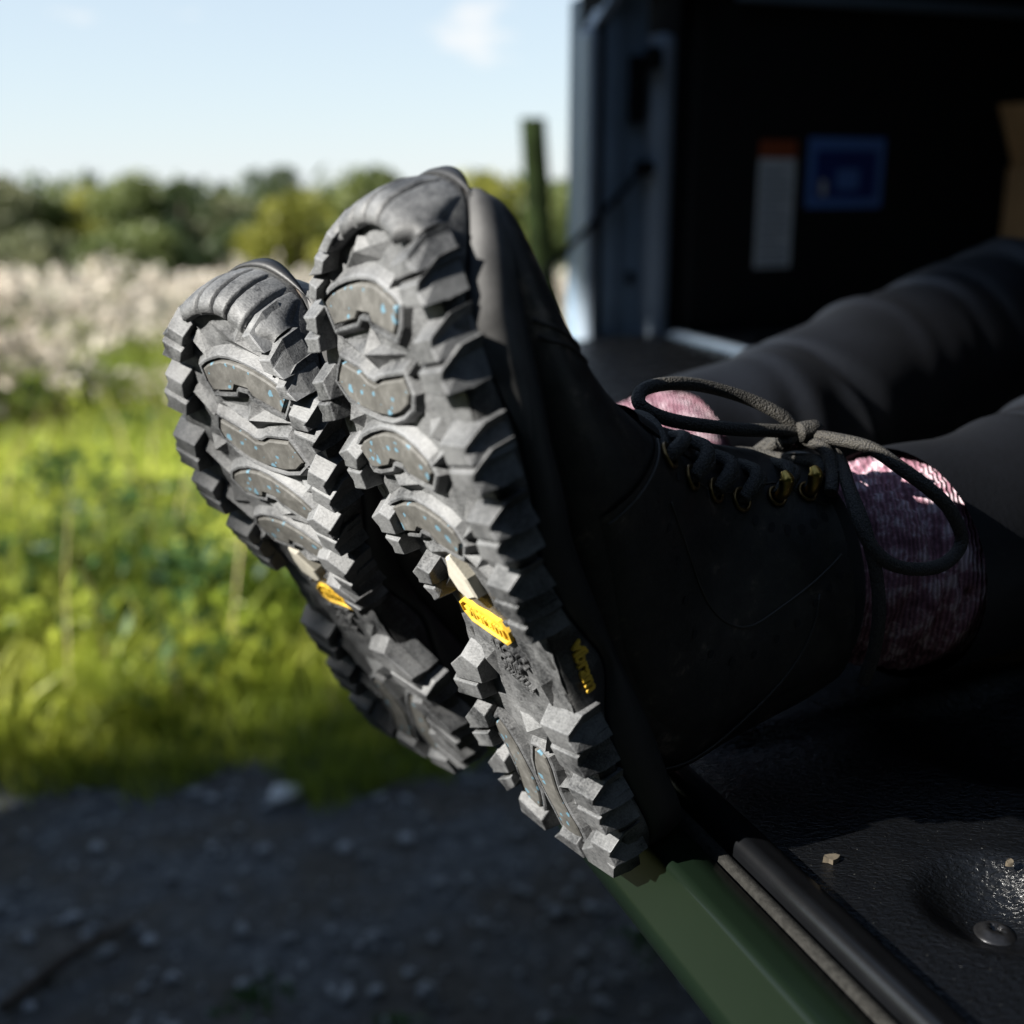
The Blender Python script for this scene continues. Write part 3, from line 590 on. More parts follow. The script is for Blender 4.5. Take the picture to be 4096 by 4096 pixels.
sweep('edge_trim', [(.0078, .806), (.0082, .8135)] + arc(.0125, .8145, .0042, 175, 60, 6) + [(.019, .8166), (.0225, .8158), (.0245, .813), (.0255, .8105)], M['trim'], parent=tg)
# liner: one moulded sheet with dishes and ribs
aa = np.concatenate([np.arange(A0 + .005, .14, .0026), np.arange(.14, A1 - .005, .006)]); bb = np.arange(.025, .596, .0032); AA, BB = np.meshgrid(aa, bb)
Z = .811 + (BB - .025) * .045
def dish(ac, bc, r, depth, soft):
    d = np.sqrt((AA - ac) ** 2 + (BB - bc) ** 2); return -depth / (1 + np.exp((d - r) / soft))
def bowl(ac, bc, r_, depth):
    q_ = np.clip(np.sqrt((AA - ac) ** 2 + (BB - bc) ** 2) / r_, 0, 1); return -depth * (1 - q_ ** 2) ** 2 * (1 + .9 * q_ ** 2)
Z += bowl(-.067, .078, .031, .0135) + bowl(.028, .165, .052, .010)
for k in range(1, 5): Z += bowl(-.067 + .30 * k, .078, .031, .0135)
def ribf(x, c, w, h, s): return h / (1 + np.exp((np.abs(x - c) - w) / s))
for c_ in (.080, .175, .27): Z += ribf(AA, c_, .016, .007, .0016) * np.clip((BB - .036) / .02, 0, 1)
Z += np.where(AA > .36, .0035 * (.5 + .5 * np.sign(np.sin((AA - .36) * 2 * math.pi / .045)) * np.abs(np.sin((AA - .36) * 2 * math.pi / .045)) ** .4) * np.clip((BB - .05) / .02, 0, 1) * np.clip((.57 - BB) / .02, 0, 1), 0)
L_ = [tp(AA[i], BB[i], Z[i]) for i in range(len(bb))]
liner = tpart(rings('tailgate_liner', L_, M['liner'], None, False), tg)
def bolt(ac, bc, z):
    R = []
    for r, h in [(.0072, -.003), (.0074, 0), (.0070, .0008), (.0062, .0012), (.0045, .0026), (.0028, .0031), (.0027, .0012), (.001, .001)]:
        R.append(tp(ac + r * np.cos(np.linspace(0, 2 * math.pi, 20, endpoint=False)) * (1 if r > .003 else (.8 + .25 * np.cos(6 * np.linspace(0, 2 * math.pi, 20, endpoint=False)))),
                    bc + r * np.sin(np.linspace(0, 2 * math.pi, 20, endpoint=False)) * (1 if r > .003 else (.8 + .25 * np.cos(6 * np.linspace(0, 2 * math.pi, 20, endpoint=False)))), z + h))
    tpart(rings('liner_bolt', R, M['trim'] if False else M['steel_dark'], None, True, False, True), tg)
M['steel_dark'] = simple('blackened_steel', (.035, .035, .037), .3, .8, .3, 300, .3, .0003, 900)
for k in range(5): bolt(-.067 + .30 * k, .077, .8000)
# bed
tbox('bed_sill', A0, A1, .602, .64, .775, .836, M['jamb'])
tbox('sill_strip', A0 + .02, A1 - .02, .606, .618, .8365, .842, M['silver'], .002)
tbox('bed_floor', A0, A1 + .02, .642, 2.12, .79, .838, M['black'])
for k in range(14): tbox('floor_rib', A0 + .10 + k * .095, A0 + .14 + k * .095, .66, 2.10, .8385, .848, M['black'], .003)
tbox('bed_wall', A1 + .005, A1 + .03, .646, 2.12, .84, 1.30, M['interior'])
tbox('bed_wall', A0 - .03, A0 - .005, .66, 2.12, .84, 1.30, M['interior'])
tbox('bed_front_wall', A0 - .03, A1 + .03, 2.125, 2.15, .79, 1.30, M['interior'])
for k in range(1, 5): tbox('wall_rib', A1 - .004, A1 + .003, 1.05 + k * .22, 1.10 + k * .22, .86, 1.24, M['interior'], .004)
tbox('wall_rail', A1 - .014, A1 + .004, .70, 2.12, 1.287, 1.30, M['jamb'], .003)
for s in (0, 1):
    a_in = A1 + .032 if not s else A0 - .032; a_out = A1 + .17 if not s else A0 - .17
    tbox('bed_side', a_in, a_out, .645, 2.2, .45, 1.262, M['paint'], .02)
    tbox('canopy_side', (A1 + .0 if not s else A0 - .0), (A1 + .13 if not s else A0 - .13), .64, 2.2, 1.304, 1.74, M['paint'], .02)
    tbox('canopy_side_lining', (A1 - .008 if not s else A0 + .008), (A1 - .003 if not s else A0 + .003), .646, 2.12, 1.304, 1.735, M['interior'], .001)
tbox('canopy_roof', A0 - .12, A1 + .12, .60, 2.25, 1.745, 1.79, M['paint'], .015)
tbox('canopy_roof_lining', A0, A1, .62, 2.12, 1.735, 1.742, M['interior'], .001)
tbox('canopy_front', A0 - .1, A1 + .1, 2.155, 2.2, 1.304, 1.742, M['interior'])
# rear corner posts
for s in (0, 1):
    m_ = lambda x: x if not s else (A0 + A1) - x
    q = lambda nm, a0, a1, b0, b1, z0, z1, mat, bev=.004: tbox(nm, m_(a0), m_(a1), b0, b1, z0, z1, mat, bev)
    q('corner_skin', 1.222, 1.268, .492, .512, .70, 1.248, M['silver'], .010)
    q('seal', 1.228, 1.30, .5125, .519, .70, 1.30, M['black'], .002)
    q('post_face', 1.226, 1.36, .520, .548, .72, 1.30, M['jamb'], .006)
    q('post_recess', 1.236, 1.36, .549, .588, .72, 1.30, M['jamb2'] if 'jamb2' in M else M['jamb'], .003)
    q('post_jamb', 1.212, 1.36, .589, .624, .74, 1.245, M['silver'], .014)
    q('post_inner', 1.215, 1.36, .625, .645, .74, 1.30, M['black'], .003)
    q('latch_plate', 1.219, 1.235, .556, .580, 1.125, 1.215, M['black'], .006)
    q('latch_pin', 1.198, 1.22, .572, .594, 1.195, 1.225, M['black'], .006)
    q('post_plug', 1.229, 1.237, .562, .574, .905, .922, M['black'], .003)
    tpart(tube('support_cable', [tp(m_(1.226), .578, 1.065), tp(m_(1.216), .54, 1.03), tp(m_(1.21), .40, .905), tp(m_(1.20), .31, .838)], .0045, M['black'], None, 8))
    tpart(tube('cable_end', [tp(m_(1.24), .58, 1.066), tp(m_(1.205), .579, 1.066)], .010, M['black'], None, 10))
    tpart(pyd('canopy_corner', [tuple(tp(m_(a), b, z)) for z, a, b in [(1.250, 1.225, .500), (1.250, 1.262, .500), (1.250, 1.262, .51), (1.250, 1.225, .51), (1.30, 1.205, .526), (1.30, 1.24, .526), (1.30, 1.24, .545), (1.30, 1.205, .545), (1.40, 1.18, .56), (1.40, 1.22, .56), (1.40, 1.22, .60), (1.40, 1.18, .60), (1.744, 1.14, .60), (1.744, 1.24, .60), (1.744, 1.24, .66), (1.744, 1.14, .66)]],
                [(i + j, i + (j + 1) % 4, i + 4 + (j + 1) % 4, i + 4 + j) for i in (0, 4, 8) for j in range(4)], M['silver'], None, False))
    q('canopy_post', 1.16, 1.33, .602, .638, 1.302, 1.744, M['interior'], .002)
    q('tail_lamp', 1.341, 1.375, .53, .64, .80, 1.18, M['lamp'], .01)
# stickers on the far inner wall
tbox('white_notice', A1 + .0045, A1 + .0048, .752, .814, .925, 1.080, M['paper'], 0)
tbox('notice_header', A1 + .0045, A1 + .0048, .752, .814, 1.0805, 1.105, M['orange'], 0)
for k in range(9): tbox('notice_line', A1 + .0041, A1 + .0044, .758, .758 + .048 * (1 - .25 * (k % 3 == 2)), .93 + k * .016, .934 + k * .016, M['jamb'], 0)
tbox('blue_sticker', A1 + .0045, A1 + .0048, .834, .968, 1.010, 1.110, M['blue1'], 0)
tbox('sticker_panel', A1 + .0041, A1 + .0044, .848, .955, 1.024, 1.092, M['blue2'], 0)
tbox('sticker_figure', A1 + .0037, A1 + .004, .885, .925, 1.036, 1.066, M['blue1'], 0); tbox('sticker_figure', A1 + .0037, A1 + .004, .858, .868, 1.028, 1.05, M['paper'], 0)
# cab, bumper, wheels (out of frame)
tbox('cab', A0 - .13, A1 + .13, 2.26, 3.7, .45, 1.15, M['paint'], .05); tbox('cab_roof', A0 - .02, A1 + .02, 2.3, 3.4, 1.153, 1.78, M['paint'], .09)
tbox('windscreen', A0 + .05, A1 - .05, 3.403, 3.42, 1.2, 1.68, M['glass'], .006); tbox('bonnet', A0 - .1, A1 + .1, 3.71, 4.75, .45, 1.05, M['paint'], .08)
tbox('rear_bumper', A0 - .14, A1 + .14, .46, .59, .44, .60, M['black'], .03)
for a_ in (A0 - .05, A1 + .05):
    for b_ in (1.25, 4.1):
        th_ = np.linspace(0, 2 * math.pi, 36, endpoint=False); R = []
        for da, r in [(-.12, .20), (-.12, .33), (-.09, .37), (.09, .37), (.12, .33), (.12, .20), (.06, .18), (.05, .0001)]: R.append(tp(a_ + da, b_ + r * np.cos(th_), .37 + r * np.sin(th_)))
        tpart(rings('wheel', R, M['tyre'], None))

# ------------------------------------------------------------------ things lying on the tailgate and in the bed
def chip(nm, a, b, z, r, mat, label, cat):
    th_ = np.linspace(0, 2 * math.pi, 9, endpoint=False); rr = r * (.7 + .5 * rng.random(9)); lo = tp(a + rr * np.cos(th_), b + 1.6 * rr * np.sin(th_), z); hi = tp(a + rr * .9 * np.cos(th_), b + 1.5 * rr * np.sin(th_), z + .0012 + .0012 * rng.random(9))
    tag(rings(nm, [lo, hi], mat, None, True, True, True, False), label, cat)
chip('leaf_scrap', -.024, .040, .8117, .0022, M['scrap'], 'dry brown leaf scrap lying on the black tailgate liner near its edge trim', 'leaf')
chip('leaf_scrap', -.052, .095, .8143, .0012, M['scrap'], 'tiny pale leaf scrap on the black liner beside the bolt dish', 'leaf')
cb = empty('cardboard_box', tuple(tp(1.02, 1.30, .848)))
tag(cb, 'brown cardboard box standing in the dark truck bed beyond the legs', 'box')
ang = math.radians(14); CA = np.array([[math.cos(ang) * E1[0] - math.sin(ang) * E2[0], math.cos(ang) * E1[1] - math.sin(ang) * E2[1], 0], [math.sin(ang) * E1[0] + math.cos(ang) * E2[0], math.sin(ang) * E1[1] + math.cos(ang) * E2[1], 0], [0, 0, 1]])
for nm, da, db, dz, s_ in [('box_side', -.13, 0, .11, (.006, .30, .22)), ('box_side', .13, 0, .11, (.006, .30, .22)), ('box_end', 0, -.148, .11, (.252, .006, .22)), ('box_end', 0, .148, .11, (.252, .006, .22)), ('box_base', 0, 0, .004, (.25, .288, .006))]:
    boxm(nm, CA.T @ np.array([da, db, dz]), s_, M['card'], cb, .001, CA)
for nm, db, t_ in [('box_flap', -.15, -1), ('box_flap', .15, 1)]:
    c_ = np.array([0, db, .22]); w_ = .10; d_ = np.array([0, t_ * .5, .86]); pts = [c_ + np.array([-.125, 0, .001]), c_ + np.array([.125, 0, .001]), c_ + np.array([.125, 0, 0]) + d_ * w_, c_ + np.array([-.125, 0, 0]) + d_ * w_]
    k_ = np.array([0, .004, 0]); pts = pts + [p + k_ for p in pts]
    pyd(nm, [tuple(CA.T @ p) for p in pts], [(0, 1, 2, 3), (4, 5, 6, 7), (0, 1, 5, 4), (1, 2, 6, 5), (2, 3, 7, 6), (3, 0, 4, 7)], M['card'], cb)

# ------------------------------------------------------------------ the person whose boots these are
def skinned(name, verts, edges, rad, mat, parent=None, sub=2):
    me = bpy.data.meshes.new(name); me.from_pydata(verts, edges, []); ob = bpy.data.objects.new(name, me); COL.objects.link(ob)
    md = ob.modifiers.new('skin', 'SKIN'); sk = me.skin_vertices[0].data
    for i, r in enumerate(rad): sk[i].radius = (r, r)
    sk[0].use_root = True
    sb = ob.modifiers.new('sub', 'SUBSURF'); sb.levels = sub; sb.render_levels = sub
    dg = bpy.context.evaluated_depsgraph_get(); m2 = bpy.data.meshes.new_from_object(ob.evaluated_get(dg)); bpy.data.objects.remove(ob)
    return link(name, m2, mat, parent, True)
sv = [(.83, .93, .93), (.95, .97, 1.03), (1.06, 1.01, 1.15), (1.13, 1.04, 1.27), (1.16, 1.05, 1.34), (1.18, 1.05, 1.43), (1.17, 1.05, 1.50),          # pelvis..head top 0-6
      (.80, .83, .935), (.44, .685, .925), (.128, .472, .890), (.080, .441, .868),           # left leg 7-10
      (.76, 1.0, .945), (.37, .875, .945), (.045, .622, .886), (-.005, .583, .856),       # right leg 11-14
      (1.16, .87, 1.24), (1.30, .78, 1.06), (1.36, .76, .90), (1.08, 1.20, 1.24), (1.20, 1.33, 1.06), (1.27, 1.36, .90)]     # arms 15-20
se = [(0, 1), (1, 2), (2, 3), (3, 4), (4, 5), (5, 6), (0, 7), (7, 8), (8, 9), (9, 10), (0, 11), (11, 12), (12, 13), (13, 14), (3, 15), (15, 16), (16, 17), (3, 18), (18, 19), (19, 20)]
sr = [.13, .12, .125, .10, .05, .085, .05, .072, .048, .030, .028, .072, .048, .030, .028, .045, .036, .024, .045, .036, .024]
for hb in (17, 20):
    bx = np.array(sv[hb]); d0 = np.array([.45, .15, -.2]) * .9; i0 = len(sv); pb = bx + np.array([.035, .01, -.03]); sv.append(tuple(pb)); se.append((hb, i0)); sr.append(.020)
    for k, (off, ln) in enumerate([(-.03, .055), (-.015, .075), (0, .08), (.015, .072), (.03, .058)]):
        p1 = pb + np.array([.03, off, -.004]); p2 = p1 + np.array([ln * .5, off * .4, .002]); p3 = p2 + np.array([ln * .45, off * .2, -.008]); j = len(sv)
        sv += [tuple(p1), tuple(p2), tuple(p3)]; se += [(i0, j), (j, j + 1), (j + 1, j + 2)]; sr += [.009, .008, .007]
person = skinned('person', sv, se, sr, M['skin'])
tag(person, 'person lying back in the truck bed in dark leggings and pink socks', 'person')
def limb(nm, pts, rad, mat, fold=None, n=40, per=14):
    P_ = catmull(pts, per); m = len(P_); r_ = np.interp(np.linspace(0, 1, m), np.linspace(0, 1, len(rad)), rad)
    T = np.gradient(P_, axis=0); T /= np.linalg.norm(T, axis=1)[:, None]; a = np.cross(T[0], (0, 0, 1.)); R = []; s_ = np.concatenate([[0], np.cumsum(np.linalg.norm(np.diff(P_, axis=0), axis=1))])
    th_ = np.linspace(0, 2 * math.pi, n, endpoint=False)
    for i in range(m):
        a = a - T[i] * (a @ T[i]); a /= np.linalg.norm(a); b = np.cross(T[i], a); rr = r_[i] + (fold(s_[i], th_) if fold else 0)
        R.append(P_[i] + (rr * np.cos(th_))[:, None] * a + (rr * np.sin(th_))[:, None] * b)
    return R
def part_of_person(o): o.parent = person; return o
def sock_fold(k0):
    def f_(s, th): return .0010 * np.sin((s + .008 * np.sin(th + k0) + .003 * np.sin(3 * th)) * 2 * math.pi / .019) + .0008 * np.sin(th * 44) - .0042 * np.exp(-((s - .078 - .006 * np.sin(th + 1)) / .0024) ** 2) - .0036 * np.exp(-((s - .094 + .005 * np.sin(th * 1.3)) / .002) ** 2)
    return f_
part_of_person(rings('sock', limb('s', [(.085, .445, .873), (.108, .4596, .884), (.134, .475, .892), (.155, .486, .8905), (.175, .498, .889), (.215, .526, .8895), (.25, .55, .891)], [.025, .029, .036, .0445, .0455, .045, .043], M['sock'], sock_fold(0), 90, 16), M['sock']))
part_of_person(rings('sock', limb('s', [(.0, .59, .86), (.0132, .603, .8697), (.033, .6246, .8827), (.058, .630, .889), (.085, .642, .893), (.12, .668, .897), (.15, .69, .9)], [.025, .029, .035, .043, .0435, .043, .042], M['sock'], sock_fold(2), 90, 16), M['sock']))
def folds(items):
    def f_(s, th):
        o_ = np.zeros_like(th)
        for s0, k_, ph, w_, amp in items: o_ = o_ + amp * np.exp(-((s - s0 - k_ * np.sin(th - ph)) / w_) ** 2) * (.45 + .55 * np.cos(th - ph - 1.1))
        return o_ + .0006 * np.sin(s * 70 + th * 3)
    return f_
def many(n_, s0, s1, amp):
    return folds([(rng.uniform(s0, s1), rng.uniform(-.03, .03), rng.random() * 6.28, rng.uniform(.004, .011), amp * rng.uniform(.4, 1.2) * rng.choice([1, 1, -1])) for _ in range(n_)])
def wrinkle(c, w, amp, ph):
    def f_(s, th): return amp * np.exp(-((s - c) / w) ** 2) * np.sin((s + .012 * np.sin(th * 1 + ph)) * 2 * math.pi / .034 + np.sin(th * 2 + ph)) + .0008 * np.sin(s * 70 + th * 3)
    return f_
legsR = limb('l', [(.163, .490, .889), (.205, .517, .889), (.25, .552, .891), (.30, .588, .897), (.37, .635, .910), (.44, .687, .925), (.52, .72, .93), (.66, .78, .935), (.83, .84, .945)], [.0505, .051, .053, .056, .060, .062, .066, .078, .088], None, many(14, .02, .35, .0032), 64, 22)
legsL = limb('l', [(.088, .645, .893), (.11, .664, .895), (.148, .69, .900), (.195, .733, .907), (.28, .812, .924), (.37, .878, .945), (.48, .915, .95), (.62, .965, .95), (.80, 1.0, .95)], [.049, .051, .054, .058, .0615, .064, .068, .08, .09], None, many(22, .05, .46, .0040), 64, 22)
Vv = [tuple(p) for R in (legsR, legsL) for r in R for p in r]; Ff = []; off = 0
for R in (legsR, legsL):
    n_ = 64
    for i in range(len(R) - 1):
        for j in range(n_): Ff.append((off + i * n_ + j, off + i * n_ + (j + 1) % n_, off + (i + 1) * n_ + (j + 1) % n_, off + (i + 1) * n_ + j))
    off += len(R) * n_
part_of_person(pyd('leggings', Vv, Ff, M['trouser'], None, True))
part_of_person(skinned('jacket', [(.86, .94, .945), (.95, .97, 1.03), (1.06, 1.01, 1.15), (1.125, 1.038, 1.26), (1.16, .87, 1.24), (1.30, .78, 1.06), (1.355, .76, .915), (1.08, 1.20, 1.24), (1.20, 1.33, 1.06), (1.265, 1.36, .915)],
                       [(0, 1), (1, 2), (2, 3), (3, 4), (4, 5), (5, 6), (3, 7), (7, 8), (8, 9)], [.165, .15, .155, .12, .07, .058, .045, .07, .058, .045], M['jacket']))
part_of_person(skinned('hair', [(1.20, 1.055, 1.44), (1.215, 1.06, 1.50), (1.16, 1.05, 1.54), (1.25, 1.07, 1.36), (1.24, 1.07, 1.28)], [(0, 1), (1, 2), (0, 3), (3, 4)], [.095, .075, .06, .06, .035], M['hair']))

# ------------------------------------------------------------------ fence post, stones, twig
pb_ = np.array([.21, 6.25, tz(.21, 6.25) - .05]); pt_ = np.array([.108, 6.32, 1.352]); R = []
for t in np.linspace(0, 1, 14):
    c_ = pb_ * (1 - t) + pt_ * t; r_ = .080 - .016 * t
    R.append([tuple(c_ + np.array([math.cos(a) * r_ * (1 + .05 * math.sin(3 * a + t * 4)), math.sin(a) * r_, 0])) for a in np.linspace(0, 2 * math.pi, 16, endpoint=False)])
post = rings('fence_post', R, M['post'], None, True, True, True)
tag(post, 'leaning mossy wooden fence post behind the truck corner', 'post')
ico = np.array([(0, 0, -1), (.72, -.53, -.45), (-.28, -.85, -.45), (-.89, 0, -.45), (-.28, .85, -.45), (.72, .53, -.45), (.28, -.85, .45), (-.72, -.53, .45), (-.72, .53, .45), (.28, .85, .45), (.89, 0, .45), (0, 0, 1)])
icf = np.array([(0, 1, 2), (1, 0, 5), (0, 2, 3), (0, 3, 4), (0, 4, 5), (1, 5, 10), (2, 1, 6), (3, 2, 7), (4, 3, 8), (5, 4, 9), (1, 10, 6), (2, 6, 7), (3, 7, 8), (4, 8, 9), (5, 9, 10), (6, 10, 11), (7, 6, 11), (8, 7, 11), (9, 8, 11), (10, 9, 11)])
def stones(nm, X, Y, S, mat):
    n = len(X); V = np.repeat(ico[None], n, 0) * (1 + .35 * (rng.random((n, 12, 1)) - .5)) * np.stack([S * (.7 + .6 * rng.random(n)), S * (.7 + .6 * rng.random(n)), S * .55], 1)[:, None, :]
    an = rng.random(n) * 6.28; c_, s_ = np.cos(an)[:, None], np.sin(an)[:, None]
    V = np.stack([V[..., 0] * c_ - V[..., 1] * s_ + X[:, None], V[..., 0] * s_ + V[..., 1] * c_ + Y[:, None], V[..., 2] + .008 + S[:, None] * .2], -1)
    return quads(nm, V[:, icf].reshape(-1, 3, 3), mat, None, 3)
n = 6500; gx_ = rng.uniform(-2.6, 1.6, n); gy_ = rng.uniform(.7, 2.7, n); k = gy_ < edge_y(gx_) - .02; gx_, gy_ = gx_[k], gy_[k]
st = stones('gravel', gx_, gy_, (.004 + .010 * rng.random(len(gx_)) ** 4), M['stone']); tag(st, 'loose grey gravel strewn over the shaded dirt track', 'gravel', kind='stuff')
for (x, y, s_, lab) in [(-.40, 1.86, .030, 'pale round stone lying near the grass edge of the track'), (-.79, 1.52, .022, 'small pale stone on the dirt track by the dark twig')]:
    tag(stones('stone', np.array([x]), np.array([y]), np.array([s_]), M['pale_stone']), lab, 'stone')
tag(tube('twig', [(-.66, 1.30, .02), (-.63, 1.36, .022), (-.60, 1.40, .03), (-.56, 1.46, .024), (-.545, 1.49, .018)], [.009, .010, .008, .007, .004], M['twig'], None, 8), 'dark broken twig lying on the gravel track', 'twig')

# ------------------------------------------------------------------ vegetation
def tri_blades(X, Y, Z, H, W, lean, az=None):
    n = len(X); a = rng.random(n) * 6.283; la = rng.random(n) * 6.283; ln = lean * rng.random(n) * H
    dx, dy = np.cos(a) * W / 2, np.sin(a) * W / 2
    b0 = np.stack([X - dx, Y - dy, Z], 1); b1 = np.stack([X + dx, Y + dy, Z], 1)
    m0 = np.stack([X - dx * .8 + np.cos(la) * ln * .35, Y - dy * .8 + np.sin(la) * ln * .35, Z + H * .6], 1); m1 = np.stack([X + dx * .8 + np.cos(la) * ln * .35, Y + dy * .8 + np.sin(la) * ln * .35, Z + H * .6], 1)
    t = np.stack([X + np.cos(la) * ln, Y + np.sin(la) * ln, Z + H], 1)
    return np.concatenate([np.stack([b0, b1, m1, m0], 1), np.stack([m0, m1, t, t + 1e-5], 1)], 0)
def field(n, y0, y1, pw=1.):
    u = rng.random(n); Y = np.exp(np.log(y0) + u * (np.log(y1) - np.log(y0))); X = (rng.random(n) * 2 - 1) * (.66 * Y + 1.1); return X, Y
def in_truck(X, Y):
    p = np.stack([X, Y], 1) - O2; a = p @ E1; b = p @ E2; return (a > A0 - .3) & (a < A1 + .25) & (b > .35)
def vnoise(x, y, s): return .5 + .25 * (np.sin(x * s + 1.3 * np.sin(y * s * .7)) + np.sin(y * s * 1.3 + 2 + 1.1 * np.sin(x * s * .9)))
X, Y = field(185000, 1.75, 16); k = (Y > edge_y(X) - .05 + .1 * rng.random(len(X))) & ~in_truck(X, Y); X, Y = X[k], Y[k]
dist = Y - edge_y(X); H = (.10 + .20 * vnoise(X, Y, 3.1)) * np.clip(.35 + dist * .9, .3, 1.15) * (.6 + .8 * rng.random(len(X)))
band = np.exp(-((Y - 4.55 - .15 * X) / .32) ** 2); H *= 1 - .62 * band; H = np.where(Y < 4.2, H * .62, H)
H = np.where(Y > 5.1, H * 1.35, H)
dens = vnoise(X, Y, 2.3) + .35 * band; k = rng.random(len(X)) < np.clip(.35 + dens, 0, 1); X, Y, H = X[k], Y[k], H[k]
kb = rng.random(len(X)) < np.exp(-((Y - 4.55 - .15 * X) / .36) ** 2)
g2 = quads('mown_grass', tri_blades(X[kb], Y[kb], tz(X[kb], Y[kb]), H[kb], .003 + .0022 * Y[kb] * .5, .75), leafmat('mown_grass_blades', (.40, .48, .07), (.60, .64, .13), .5, .5, 1.6)); tag(g2, 'bright lime green strip of short grass crossing the meadow', 'grass', kind='stuff')
X, Y, H = X[~kb], Y[~kb], H[~kb]
g = quads('grass', tri_blades(X, Y, tz(X, Y), H, .003 + .0022 * Y * .5, .75), M['grass']); tag(g, 'rough sunlit meadow grass beside the dirt track', 'grass', kind='stuff')
X, Y = field(420, 2.1, 9); k = (Y > edge_y(X) + .05) & ~in_truck(X, Y); X, Y = X[k], Y[k]
tag(quads('dry_grass', tri_blades(X, Y, tz(X, Y), .2 + .35 * rng.random(len(X)), .0032 + .0008 * Y, .9), M['straw']), 'thin straw coloured stems scattered through the meadow grass', 'grass', kind='stuff')
tx_, ty_ = field(650, 1.9, 4.2); k = (ty_ > edge_y(tx_) - .12) & ~in_truck(tx_, ty_) & (vnoise(tx_ + 5, ty_, 4.) > .4); tx_, ty_ = tx_[k], ty_[k]
TX = np.repeat(tx_, 26) + rng.normal(0, .028, len(tx_) * 26); TY = np.repeat(ty_, 26) + rng.normal(0, .028, len(tx_) * 26)
tag(quads('grass_tufts', tri_blades(TX, TY, tz(TX, TY), rng.uniform(.05, .20, len(TX)), np.full(len(TX), .007), 1.3), leafmat('tuft_blades', (.24, .30, .03), (.52, .53, .09), .45, .4, 4)), 'coarse bright grass tufts leaning over the edge of the track', 'grass', kind='stuff')
def leaves(C, S, up=.3):
    n = len(C); a = rng.normal(size=(n, 3)); a /= np.linalg.norm(a, axis=1)[:, None]; b = rng.normal(size=(n, 3)); b[:, 2] += up; b -= a * (a * b).sum(1)[:, None]; b /= np.linalg.norm(b, axis=1)[:, None]
    S = np.asarray(S).reshape(-1, 1) * np.ones((n, 1)); return np.stack([C - a * S, C - b * S * .5 + a * S * .1, C + a * S, C + b * S * .5 + a * S * .1], 1)
# broad-leaved weeds
cx_, cy_ = field(880, 2.15, 7.5); k = (cy_ > edge_y(cx_) + .08) & ~in_truck(cx_, cy_) & (vnoise(cx_ + 9, cy_, 8.) < .50) & (np.abs(cy_ - 4.55 - .15 * cx_) > .35); cx_, cy_ = cx_[k], cy_[k]
L_ = []
for x, y in zip(cx_, cy_):
    m = rng.integers(26, 60); hh = rng.uniform(.14, .42) * min(1, .4 + (y - edge_y(x))) * (.55 if y < 4.3 else 1); c = np.stack([x + rng.normal(0, .07, m), y + rng.normal(0, .07, m), tz(x, y) + hh * rng.random(m) ** .6 + .02], 1); L_.append(leaves(c, rng.uniform(.016, .034, m), 1.))
tag(quads('weeds', np.concatenate(L_), M['weed']), 'dark green broad leaved weeds growing through the meadow grass', 'weeds', kind='stuff')
cx_, cy_ = field(1150, 2.05, 9); k = (cy_ > edge_y(cx_) + .02) & ~in_truck(cx_, cy_) & (vnoise(cx_ + 9, cy_, 8.) > .52); cx_, cy_ = cx_[k], cy_[k]; L_ = []
for x, y in zip(cx_, cy_):
    m = rng.integers(16, 44); hh = rng.uniform(.10, .40) * min(1, .35 + (y - edge_y(x))) * (.5 if y < 4.3 else 1); c = np.stack([x + rng.normal(0, .06, m), y + rng.normal(0, .06, m), tz(x, y) + hh * (.5 + .5 * rng.random(m)) + .02], 1); L_.append(leaves(c, rng.uniform(.009, .026, m), 1.6))
tag(quads('bright_leaves', np.concatenate(L_), leafmat('sun_tinted_leaves', (.24, .31, .035), (.46, .49, .08), .45, .35, 2)), 'leaves coloured bright lime as if sunlit, standing above the meadow grass', 'weeds', kind='stuff')  # sunlit patches put into the leaf colour, between the dark weeds
# small tufts on the track
L_ = []
for x, y in [(.19, 1.42), (.23, 1.47), (-.33, 1.30), (-.12, 1.24), (.05, 1.22)]:
    c = np.stack([x + rng.normal(0, .02, 40), y + rng.normal(0, .02, 40), .02 + .03 * rng.random(40)], 1); L_.append(leaves(c, rng.uniform(.006, .014, 40), 1.))
tag(quads('track_weeds', np.concatenate(L_), M['weed']), 'small green weeds sprouting from the gravel track', 'weeds', kind='stuff')
# cream flowering plumes
cx_, cy_ = field(3200, 5.4, 17); k = ~in_truck(cx_, cy_) & (vnoise(cx_, cy_, 1.7) + .4 * vnoise(cx_ + 3, cy_, 5.) + rng.normal(0, .08, len(cx_)) + .05 * np.clip(cy_ - 7, -2, 2) > .86); cx_, cy_ = cx_[k], cy_[k]
Lb, Ls, Lg = [], [], []
for x, y in zip(cx_, cy_):
    hh = rng.uniform(.35, .90) * (.7 if y < 7.5 else 1); z0 = tz(x, y); m = 34
    nb = rng.integers(2, 5)
    for _ in range(nb):
        hx, hy, hz = x + rng.normal(0, .09), y + rng.normal(0, .09), z0 + hh * rng.uniform(.75, 1)
        c = np.stack([hx + rng.normal(0, .04, 22), hy + rng.normal(0, .04, 22), hz + rng.normal(0, .04, 22)], 1); Lb.append(leaves(c, rng.uniform(.020, .044, 22)))
    c = np.stack([x + rng.normal(0, .09, m), y + rng.normal(0, .09, m), z0 + hh * .85 * rng.random(m)], 1); Lg.append(leaves(c, rng.uniform(.02, .045, m), .2))
    Ls.append(tri_blades(x + rng.normal(0, .05, 4), y + rng.normal(0, .05, 4), np.full(4, z0), np.full(4, hh), np.full(4, .012), .15))
tag(quads('flower_plumes', np.concatenate(Lb), M['bloom']), 'cream flowering plumes massed in the meadow below the trees', 'flowers', kind='stuff')
